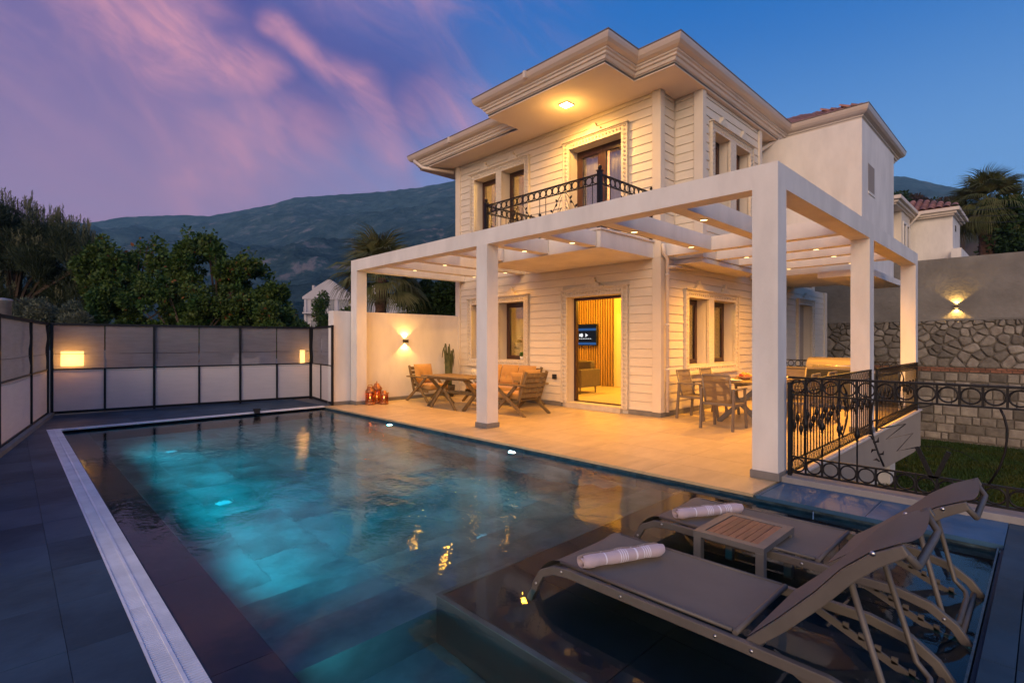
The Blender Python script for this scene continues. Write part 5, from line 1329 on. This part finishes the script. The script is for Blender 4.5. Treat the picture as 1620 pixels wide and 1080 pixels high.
# ================================================================== LOUNGE SET
def plank(m, a, b): m.box(a, b)
def wooden_armchair(name, loc, rz, width, label, seats=1, cat='armchair'):
    """X-legged teak armchair; faces local +Y"""
    c = empty(name, loc, rz, label=label, cat=cat); w = width/2; d = .80
    for s in (-1, 1):
        x = s*(w-.03)
        MB().box((x-.055,-.40,.585),(x+.055,.46,.612)).build('armrest', teak, c, bevel=.004)
        m = MB(); m.bar((x+s*.012,.36,.585),(x+s*.012,-.46,.0),.032,.062,(0,1,1)); m.build('leg', teak, c)
        m = MB(); m.bar((x-s*.022,-.20,.585),(x-s*.022,.42,.0),.032,.062,(0,1,1)); m.build('leg', teak, c)
        MB().bar((x-s*.055,-.44,.86),(x-s*.055,-.22,.24),.030,.06,(0,1,0)).build('back_post', teak, c)
        MB().box((x-s*.055-.015,-.26,.235),(x-s*.055+.015,.36,.295)).build('side_rail', teak, c)
    for i in range(5):
        t = (i+.5)/5; y = -.44+.22*(1-t)*0 ; z = .34+.50*t; yy = -.455+(.86-z)/.62*.22+.0
        MB().box((-w+.10,yy-.012,z-.04),(w-.10,yy+.010,z+.04)).build('back_slat', teak, c, bevel=.003)
    for i in range(6): MB().box((-w+.10,-.25+i*.10,.29),(w-.10,-.17+i*.10,.305)).build('seat_slat', teak, c)
    sw_ = (2*w-.24)/seats
    for k in range(seats):
        x0 = -w+.12+k*sw_
        m = MB(); m.box((x0+.004,-.20,.306),(x0+sw_-.004,.40,.43)); m.build('seat_cushion', cushion, c, bevel=.035)
        # tufted back cushion
        nx, nz = 14, 12; vs = []
        for f_, off_ in ((0,1),(1,-1)):
            for j in range(nz+1):
                for i in range(nx+1):
                    u = i/nx; v = j/nz; ed = min(1, 5*min(u,1-u)); ed2 = min(1, 5*min(v,1-v)); th = .075*math.sqrt(max(0,ed*ed2))
                    dm = sum(math.exp(-(((u-a)/.09)**2+((v-b)/.09)**2)) for a,b in ((.32,.42),(.68,.42)))
                    th *= (1-.75*min(1,dm)); z = .43+.46*v; y = -.27-.13*v+.085 + off_*th
                    vs.append((x0+.01+(sw_-.02)*u, y, z))
        nq = (nx+1)*(nz+1); fs = []
        for s0, fl_ in ((0,1),(nq,0)):
            for j in range(nz):
                for i in range(nx):
                    q = (s0+j*(nx+1)+i, s0+j*(nx+1)+i+1, s0+(j+1)*(nx+1)+i+1, s0+(j+1)*(nx+1)+i); fs.append(q if fl_ else q[::-1])
        MB().add(vs, fs, True).build('back_cushion', cushion, c)
    return c
wooden_armchair('teak_armchair', (7.42,10.55,0), R_(180), .78, 'teak armchair with tan cushion at the wall lamp end of the lounge table')
wooden_armchair('teak_armchair', (7.42,7.42,0), R_(4), .80, 'slat backed teak armchair with its back to the viewer beside the sofa')
wooden_armchair('teak_sofa', (8.35,8.98,0), R_(90), 1.95, 'teak sofa with tan cushions against the clapboard wall under the windows', 3, 'sofa')
# lounge table with crossed legs
lt = empty('teak_lounge_table', (7.12,9.06,0), label='long teak table with crossed legs between the two armchairs', cat='table')
for i in range(7): MB().box((-.42+i*.121,-.82,.665),(-.42+i*.121+.116,.82,.695)).build('top_plank', teak, lt, bevel=.003)
for s in (-1,1):
    y = s*.62
    for q in (-1,1):
        m = MB(); m.bar((q*.34,y+q*.0+.018*q,.66),(-q*.34,y+.018*q,.0),.034,.075,(1,0,1)); m.build('leg', teak, lt)
MB().box((-.35,-.66,.625),(-.30,.66,.664)).box((.30,-.66,.625),(.35,.66,.664)).box((-.03,-.62,.30),(.03,.62,.36)).build('apron', teak, lt)
# smaller cross brace seen under the front of the table
for s in (-1,1):
    m = MB(); m.bar((-.41,s*.05,.44),(-.41,s*.44,.0),.03,.06,(0,1,1)); m.build('brace', teak, lt)
def pillow(loc, rot, w, h, t, mat, lab, name='pillow'):
    n = 12; vs = []; fs = []
    for s in (1,-1):
        for j in range(n+1):
            for i in range(n+1):
                u = i/n*2-1; v = j/n*2-1; k = max(0,(1-u**4)*(1-v**4)); vs.append((u*w/2*(1-.05*(1-abs(v))), s*t/2*k**.5, v*h/2*(1-.05*(1-abs(u)))))
    q = (n+1)**2
    for s0, f_ in ((0,0),(q,1)):
        for j in range(n):
            for i in range(n):
                a = (s0+j*(n+1)+i, s0+j*(n+1)+i+1, s0+(j+1)*(n+1)+i+1, s0+(j+1)*(n+1)+i); fs.append(a if f_ else a[::-1])
    o = MB().add(vs, fs, True).build(name, mat); o.location = loc; o.rotation_euler = rot; tag(o, lab, 'cushion'); return o
floral = material('floral_cloth', (.80,.76,.66), .85, scale=14, col2=(.42,.40,.24), bump=.2)
pillow((8.30,9.80,.60), (R_(-15),0,R_(80)), .42, .36, .13, floral, 'white patterned cushion at the far end of the sofa')
pillow((8.25,8.28,.60), (R_(-18),0,R_(100)), .42, .34, .14, cushion, 'plain tan throw cushion at the near end of the sofa')
# tall plant in front of the low wall
tp = empty('tall_potted_plant', (8.36,11.02,0), label='tall spiky stemmed plant in the corner by the low wall', cat='potted plant')
MB().lathe([(.001,0),(.12,0),(.17,.30),(.16,.31),(.14,.27),(.001,.27)], n=18).build('pot', material('dark_pot',(.06,.05,.045),.6), tp)
for i in range(17):
    a = i*2.4; r0 = .02+.05*random.random(); h = random.uniform(.75,1.16); sp_l = random.uniform(.01,.10)
    pts = [(r0*math.cos(a)+sp_l*math.cos(a)*(k/9)**1.5*(1 if k < 7 else 1.5), r0*math.sin(a)+sp_l*math.sin(a)*(k/9)**1.5, .25+h*min(k,7)/7-(.07 if k == 8 else .26 if k == 9 else 0)) for k in range(10)]
    MB().tube(pts, [.022,.024,.025,.025,.024,.022,.02,.016,.011,.004], 6).build('stem', leaf_agave, tp)

# ================================================================== DINING SET
def dining_chair(loc, rz, label, parts=True):
    """aluminium frame, sling seat; faces local +Y"""
    c = empty('dining_chair', loc, rz, label=label, cat='chair', group='sling chairs round the dining table'); fm = chair_frame; w = .27
    for s in (-1,1):
        x = s*w
        MB().bar((x,-.27,.0),(x,-.22,.66),.032,.045,(0,1,0)).build('leg', fm, c); MB().bar((x,.27,.0),(x,.20,.655),.032,.045,(0,1,0)).build('leg', fm, c)
        MB().box((x-.026,-.25,.655),(x+.026,.26,.678)).build('armrest', fm, c, bevel=.006)
        MB().box((x-.016,-.22,.40),(x+.016,.22,.435)).build('seat_rail', fm, c)
        m = MB(); m.tube([(s*(w-.045),-.17,.40),(s*(w-.045),-.215,.55),(s*(w-.04),-.30,.90)], .016, 8); m.build('back_tube', fm, c)
    MB().box((-w+.017,-.235,.40),(w-.017,-.205,.438)).build('cross_rail', fm, c); MB().box((-w+.04,-.315,.885),(w-.04,-.285,.912)).build('top_rail', fm, c, bevel=.006)
    m = MB(); n = 10; vs = []
    for j in range(n+1):
        t = j/n
        for i in range(7):
            u = i/6*2-1; z = .43+.46*t; y = -.185-.112*t - .02*(1-u*u); vs.append((u*(w-.05), y, z))
    m.add(vs, [(j*7+i,j*7+i+1,(j+1)*7+i+1,(j+1)*7+i) for j in range(n) for i in range(6)], True)
    m.build('back_sling', chair_sling, c)
    m = MB(); vs = []
    for j in range(n+1):
        t = j/n
        for i in range(7):
            u = i/6*2-1; vs.append((u*(w-.018), -.18+.40*t, .43-.02*(1-u*u)*math.sin(t*math.pi)))
    m.add(vs, [(j*7+i,j*7+i+1,(j+1)*7+i+1,(j+1)*7+i) for j in range(n) for i in range(6)], True); m.build('seat_sling', chair_sling, c)
    return c
chair_frame = material('taupe_chair_frame', (.20,.165,.13), .45, var=.12, scale=10, metal=.2)
chair_sling = fabric('chair_sling', (.20,.15,.11), .22, .25)
dining_chair((8.62,3.80,0), R_(-90), 'sling dining chair at the head of the table, its back to the pool')
dining_chair((9.35,4.62,0), R_(178), 'first sling dining chair along the clapboard wall side')
dining_chair((10.15,4.55,0), R_(180), 'second sling dining chair along the clapboard wall side')
dining_chair((9.75,3.02,0), R_(2), 'sling dining chair on the railing side, just behind the corner column')
dining_chair((10.65,3.0,0), R_(0), 'second sling dining chair on the railing side')
dining_chair((11.75,3.78,0), R_(90), 'sling dining chair at the far end of the table')
dt = empty('dining_table', (10.15,3.80,0), label='long teak dining table with crossed legs on the side terrace', cat='table')
for i in range(8): MB().box((-1.15,-.46+i*.1155,.72),(1.15,-.46+i*.1155+.111,.752)).build('top_plank', teak, dt, bevel=.003)
for s in (-1,1):
    for q in (-1,1): MB().bar((s*.85+q*.02,q*.38,.715),(s*.85+q*.02,-q*.38,.0),.04,.08,(0,1,1)).build('leg', slate_frame, dt)
MB().box((-.9,-.04,.66),(.9,.04,.715)).build('beam', slate_frame, dt)
fb_ = empty('fruit_bowl', (9.72,3.88,.753), label='shallow bowl of red and orange fruit on the dining table', cat='fruit bowl')
MB().lathe([(.001,0),(.07,0),(.08,.01),(.16,.06),(.155,.065),(.07,.02),(.001,.018)], n=22).build('bowl', material('glass_bowl',(.5,.25,.12),.2), fb_)
fr_m = [material('red_fruit',(.55,.05,.02),.35,var=.3,scale=20), material('orange_fruit',(.75,.28,.03),.45,var=.2,scale=20), material('yellow_fruit',(.70,.48,.06),.45,var=.2,scale=20)]
for i in range(13):
    bm = bmesh.new(); bmesh.ops.create_uvsphere(bm, u_segments=12, v_segments=8, radius=random.uniform(.030,.040)); me = bpy.data.meshes.new('fruit'); bm.to_mesh(me); bm.free(); me.materials.append(fr_m[i % 3]); me.polygons.foreach_set('use_smooth',[True]*len(me.polygons))
    a = i*2.4; r = .10*math.sqrt((i+.5)/13); link_mesh('fruit', me, fb_, (r*math.cos(a), r*math.sin(a), .055+.05*(1-r/.11)+.012*(i % 2)))
china = material('white_china', (.78,.74,.68), .25)
pm_ = MB().lathe([(.001,0),(.07,0),(.125,.018),(.122,.022),(.07,.006),(.001,.006)], n=24).mesh('dinner_plate', china)
for i, (x, y, lab) in enumerate([(9.20,3.85,'white plate at the head of the dining table'),(9.42,4.08,'white plate in front of the first wall side chair'),(10.15,4.06,'white plate in front of the second wall side chair'),(10.0,3.50,'white plate on the railing side of the table'),(10.75,3.50,'white plate on the railing side, farther along')]):
    link_mesh('dinner_plate', pm_, None, (x,y,.7535), label=lab, cat='plate', group='plates laid on the dining table')
for x, y, lab in ((9.28,4.02,'folded white napkin stack near the table head'),):
    n_ = empty('napkin_holder', (x,y,.753), .3, label=lab, cat='napkins'); MB().box((-.06,-.02,0),(.06,.02,.075)).build('napkins', china, n_, bevel=.004)
# barbecue
bq = empty('barbecue', (13.0,3.25,0), label='steel barrel barbecue with a closed rounded lid at the far railing', cat='barbecue')
lid = []; n = 14
prof = [(-.24+.24*(1-math.cos(math.pi*i/n)), .26*math.sin(math.pi*i/n)) for i in range(n+1)]
m = MB(); m.prism([(p[0]-.0, p[1]+.84) for p in prof], lambda p: (p[0],-.52,p[1]), lambda p: (p[0],.52,p[1])); m.build('lid', material('lid_steel',(.22,.18,.14),.5,metal=.3,var=.1,scale=4), bq, bevel=.008)
MB().box((-.26,-.54,.66),(.26,.54,.835)).build('fire_box', blackm, bq, bevel=.01); MB().box((-.24,-.50,.10),(.24,.50,.655)).build('cabinet', material('bbq_cabinet',(.05,.05,.05),.4), bq, bevel=.006)
MB().box((-.25,-.95,.80),(.25,-.545,.83)).box((-.25,.545,.80),(.25,.95,.83)).build('side_shelf', steel, bq)
m = MB(); m.tube([(-.245,-.36,.93),(-.30,-.36,.93),(-.30,.36,.93),(-.245,.36,.93)], .012, 8); m.build('handle', steel, bq)
for s in (-1,1):
    for t in (-1,1): MB().lathe([(.001,-.02),(.05,-.02),(.05,.02),(.001,.02)], (t*.2,s*.45,.05), 12).build('caster', blackm, bq)

# ================================================================== SUNBEDS
def sunbed(x0, x1, yf, yh, yt, zt, label, zs=.12, lean=0):
    """runs along Y; foot end at yf (large y), hinge at yh, raised back ends at yt,zt"""
    r = empty('sunbed', ((x0+x1)/2, yf, -.262), label=label, cat='sunbed', group='taupe sunbeds standing in the shallow water'); O = Vector(((x0+x1)/2, yf, -.262)); w = (x1-x0)/2
    def pt(x, y, z): return Vector((x, y, z)) - O + Vector((0,0,0))
    xc = (x0+x1)/2
    side_path = [(yf+.16,-.26),(yf+.14,-.16),(yf+.11,-.06),(yf+.06,.02),(yf-.03,.065),(yf-.14,.08),(yh,.08),(yh-.35,.075),(yh-.50,.04),(yh-.60,-.03),(yh-.67,-.13),(yh-.72,-.26)]
    for s in (-1,1):
        x = xc+s*(w-.012); m = MB(); vs = []; H = .048; T = .032
        for i, (y, z) in enumerate(side_path):
            a = side_path[max(0,i-1)]; b = side_path[min(len(side_path)-1,i+1)]; d = Vector((b[0]-a[0], b[1]-a[1])).normalized(); nrm = Vector((-d.y, d.x)); h = H*(1.0 if 3 < i < 9 else .92)
            for sg, dx in ((1,-T/2),(1,T/2),(-1,T/2),(-1,-T/2)): vs.append(pt(x+dx, y+nrm.x*sg*h/2, z+nrm.y*sg*h/2+zs-.08))
        k = len(side_path); fs = [(0,1,2,3),tuple(reversed(range(4*k-4,4*k)))]+[(i*4+j,i*4+(j+1)%4,(i+1)*4+(j+1)%4,(i+1)*4+j) for i in range(k-1) for j in range(4)]
        m.add(vs, fs); m.build('side_frame', tapue, r, bevel=.005)
        for (y, z) in ((yf+.10,-.05),(yf-.10,.08),((yf+yh)/2+.05,.08),(yh+.10,.08),(yh-.06,.08),(yh-.56,.0),(yh-.66,-.11)):
            q = MB(); q.lathe([(.001,0),(.008,0),(.008,.004),(.001,.006)], n=10); o = q.build('screw', steel, r, loc=pt(x+s*T/2, y, z+zs-.08)); o.rotation_euler = (0, s*R_(90), 0)
    # sling over the foot end
    nx, ny = 12, 30; vs = []
    for j in range(ny+1):
        t = j/ny; y = yf+.115 + (yh+.03-yf-.115)*t; z0 = zs+.034 - .115*max(0,1-t*7)**2.0
        for i in range(nx+1):
            u = i/nx*2-1; e = 1-abs(u)**6
            vs.append(pt(xc+u*(w-.032), y, z0 - .018*e*math.sin(t*math.pi)**.5 + (.006 if abs(u) > .93 else 0)))
    MB().add(vs, [(j*(nx+1)+i,j*(nx+1)+i+1,(j+1)*(nx+1)+i+1,(j+1)*(nx+1)+i) for j in range(ny) for i in range(nx)], True).build('seat_sling', sling, r)
    m = MB()
    for s in (-1,1): m.tube([pt(xc+s*(w-.040),yf-.06,zs+.033),pt(xc+s*(w-.040),yh+.04,zs+.036)], .010, 8)
    m.tube([pt(xc-w+.03,yh+.025,zs+.030),pt(xc+w-.03,yh+.025,zs+.030)], .013, 8); m.build('sling_edge', tapue, r)
    MB().tube([pt(xc-w+.03,yf+.105,zs-.085), pt(xc+w-.03,yf+.105,zs-.085)], .013, 8).build('foot_rail', tapue, r)
    # raised back: straight lower part, then flaring over to the head
    bl_ = [(yh-.02,zs+.02),(yh-.16,zs+.13),(yh-.33,zs+.30),(yh-.44,zs+.42),(yh-.53,zs+.49),(yt,zt)]
    bl_ = [(yh-.02,zs+.02),(yh+(yt-yh)*.25,zs+.02+(zt-zs)*.22),(yh+(yt-yh)*.50,zs+.02+(zt-zs)*.50),(yh+(yt-yh)*.66,zs+(zt-zs)*.74),(yh+(yt-yh)*.82,zs+(zt-zs)*.89),(yt,zt)]
    for s in (-1,1):
        x = xc+s*(w-.045); vs = []; T = .03; m = MB()
        for i, (y, z) in enumerate(bl_):
            a = bl_[max(0,i-1)]; b = bl_[min(len(bl_)-1,i+1)]; d = Vector((b[0]-a[0], b[1]-a[1])).normalized(); nrm = Vector((d.y, -d.x)); h = (.044,.050,.053,.055,.052,.040)[i]
            if nrm.y > 0: nrm = -nrm
            for sg, dx in ((0,-T/2),(0,T/2),(1,T/2),(1,-T/2)): vs.append(pt(x+dx, y+nrm.x*sg*h, z+nrm.y*sg*h))
        k = len(bl_); fs = [(0,1,2,3),tuple(reversed(range(4*k-4,4*k)))]+[(i*4+j,i*4+(j+1)%4,(i+1)*4+(j+1)%4,(i+1)*4+j) for i in range(k-1) for j in range(4)]
        m.add(vs, fs); m.build('back_frame', tapue, r, bevel=.005)
        o = MB().lathe([(.001,0),(.010,0),(.010,.004),(.001,.006)], n=10).build('screw', steel, r, loc=pt(x+s*T/2, yt+.09*(1 if yt < yh else -1), zt-.055)); o.rotation_euler = (0, s*R_(90), 0)
    ny = 24; vs = []
    def bp_(t):
        k = t*(len(bl_)-1); i = min(int(k), len(bl_)-2); f = k-i
        return bl_[i][0]*(1-f)+bl_[i+1][0]*f, bl_[i][1]*(1-f)+bl_[i+1][1]*f
    for j in range(ny+1):
        t = j/ny; y, z = bp_(t); fl_ = 1 + .0*t
        for i in range(nx+1):
            u = i/nx*2-1; e = 1-u*u; vs.append(pt(xc+u*(w-.05)*fl_, y-.028*e*math.sin(t*2.2), z+.006-.034*e*math.sin(t*1.9)))
    MB().add(vs, [(j*(nx+1)+i,j*(nx+1)+i+1,(j+1)*(nx+1)+i+1,(j+1)*(nx+1)+i) for j in range(ny) for i in range(nx)], True).build('back_sling', sling, r)
    m = MB(); ny_, nz_ = bl_[-1]
    m.tube([pt(xc-w+.06,ny_+.02,nz_-.01),pt(xc-w+.10,ny_-.035,nz_-.085),pt(xc-w+.16,ny_-.03,nz_-.10),pt(xc+w-.16,ny_-.03,nz_-.10),pt(xc+w-.10,ny_-.035,nz_-.085),pt(xc+w-.06,ny_+.02,nz_-.01)], .015, 8); m.build('head_bar', tapue, r)
    # prop: a U tube with a toothed rack
    m = MB(); ya, za = bp_(.62); 
    yq = yh-.60
    pr__ = [pt(xc-w+.10,ya,za-.03),pt(xc-w+.10,yq+.06,.03),pt(xc-w+.12,yq+.01,-.015),pt(xc-w+.17,yq,-.03),pt(xc+w-.17,yq,-.03),pt(xc+w-.12,yq+.01,-.015),pt(xc+w-.10,yq+.06,.03),pt(xc+w-.10,ya,za-.03)]
    m.tube(pr__, .013, 8); m.build('back_prop', tapue, r)
    m = MB()
    for s in (-1,1):
        a = pt(xc+s*(w-.07),yh-.12,zs-.01); b = pt(xc+s*(w-.07),yh-.66,-.13); m.bar(a, b, .012, .035)
        for k in range(6): c = a.lerp(b,.25+.12*k); m.box(c+Vector((-.006,-.02,.005)), c+Vector((.006,.005,.035)))
    m.tube([pt(xc-w+.02,yh-.05,zs-.02),pt(xc+w-.02,yh-.05,zs-.02)], .014, 8); m.tube([pt(xc-w+.02,yh-.62,-.05),pt(xc+w-.02,yh-.62,-.05)], .014, 8); m.build('rack', tapue, r)
    return r
sunbed(2.30, 3.00, 2.06, .95, .37, .71, 'taupe sunbed nearest the viewer, with a striped towel on its foot end')
sunbed(3.42, 4.15, 2.06, .93, .29, .645, 'taupe sunbed beside the terrace edge, behind the small table')
# rolled towels
towelm = bpy.data.materials.new('towel_cloth'); towelm.use_nodes = True; t = towelm.node_tree; p = t.nodes['Principled BSDF']
tcn = nd(t,'ShaderNodeTexCoord'); spx = nd(t,'ShaderNodeSeparateXYZ'); t.links.new(tcn.outputs['Object'], spx.inputs[0])
def stripe(c, w_): return math_(t,'LESS_THAN', math_(t,'ABSOLUTE', math_(t,'SUBTRACT', spx.outputs[0], c)), w_)
acc = None
for c, w_ in ((-.13,.004),(-.035,.003),(-.02,.003),(-.005,.003),(.01,.003),(.075,.006),(.125,.003),(.14,.003),(.155,.003),(.168,.003)):
    s_ = stripe(c, w_); acc = s_ if acc is None else math_(t,'MAXIMUM', acc, s_)
colr = mixc(t, acc, (.50,.40,.42), (.78,.74,.80)); t.links.new(colr, p.inputs['Base Color']); p.inputs['Roughness'].default_value = .95; p.inputs['Sheen Weight'].default_value = .3
nz = nd(t,'ShaderNodeTexNoise', i_Scale=90.0, i_Detail=3.0); t.links.new(tcn.outputs['Object'], nz.inputs['Vector']); nz2 = nd(t,'ShaderNodeTexNoise', i_Scale=12.0); t.links.new(tcn.outputs['Object'], nz2.inputs['Vector'])
hh = math_(t,'ADD', math_(t,'MULTIPLY',nz.outputs[0],.3), nz2.outputs[0]); bp = nd(t,'ShaderNodeBump', i_Strength=.7, i_Distance=.01); t.links.new(hh, bp.inputs['Height']); t.links.new(bp.outputs[0], p.inputs['Normal'])
def towel(p0, p1, r, label):
    p0 = Vector(p0); p1 = Vector(p1); c = (p0+p1)/2; L_ = (p1-p0).length; ang = math.atan2(p1.y-p0.y, p1.x-p0.x)
    o = empty('rolled_towel', c, ang, label=label, cat='towel', group='rolled towels on the sunbeds')
    n = 96; prof = []; turns = 3.2
    for i in range(n+1):
        a = -.4+i/n*turns*2*math.pi; rr = r*(.22+.78*i/n); prof.append((rr*math.cos(a), rr*math.sin(a)))
    nx = 26; vs = []
    for k in range(nx+1):
        x = -L_/2+L_*k/nx; e = 1-.22*max(0,(abs(k/nx*2-1)-.80)/.20)**2+.05*math.sin(k*.55+1)
        for i, (y, z) in enumerate(prof):
            j = .0035*math.sin(x*40+i*.21)+.002*math.sin(x*95+i*.5)
            vs.append((x+.012*math.sin(i*.11+1)*(1 if k in (0,nx) else 0), y*e*(1+j*8), z*e*.90*(1+j*8)))
    m = MB(); q = len(prof); m.add(vs, [(k*q+i,k*q+i+1,(k+1)*q+i+1,(k+1)*q+i) for k in range(nx) for i in range(q-1)], True)
    m.build('roll', towelm, o)
towel((2.36,1.86,.19),(2.86,1.64,.19),.047,'pink grey striped towel rolled up on the sunbed nearest the viewer')
towel((3.52,1.90,.19),(4.00,1.63,.19),.047,'pink grey striped towel rolled up on the sunbed behind the small table')
# side table
stb = empty('side_table', (3.54,1.42,-.262), 0, label='small square side table with reddish slats between the sunbeds', cat='side table')
zt_ = .20+.262; w = .27; h_ = .225
m = MB(); m.box((-w,-h_,zt_-.035),(w,-h_+.055,zt_)).box((-w,h_-.055,zt_-.035),(w,h_,zt_)).box((-w,-h_+.0551,zt_-.0349),(-w+.055,h_-.0551,zt_-.0003)).box((w-.055,-h_+.0551,zt_-.0349),(w,h_-.0551,zt_-.0003)); m.build('frame', slate_frame, stb)
for i in range(7):
    y0 = -h_+.058+i*.0478; MB().box((-w+.057,y0,zt_-.022),(w-.057,y0+.0445,zt_-.004)).build('slat', teak_red, stb, bevel=.002)
for sx in (-1,1):
    for sy in (-1,1): MB().box((sx*(w-.026)-.025,sy*(h_-.026)-.025,0),(sx*(w-.026)+.025,sy*(h_-.026)+.025,zt_-.036)).build('leg', slate_frame, stb, bevel=.003)

# ================================================================== AIR
hz = bpy.data.materials.new('dusk_haze'); hz.use_nodes = True; t = hz.node_tree
for n in list(t.nodes): t.nodes.remove(n)
pv = nd(t,'ShaderNodeVolumePrincipled'); pv.inputs['Color'].default_value = (.36,.74,1,1); pv.inputs['Density'].default_value = .00021; pv.inputs['Anisotropy'].default_value = 0.0
o = nd(t,'ShaderNodeOutputMaterial'); t.links.new(pv.outputs[0], o.inputs['Volume'])
HAZE = True
if HAZE:
    MB().box((-2400,-2400,-2.7),(2400,2400,500)).build('haze', hz, kind='stuff')
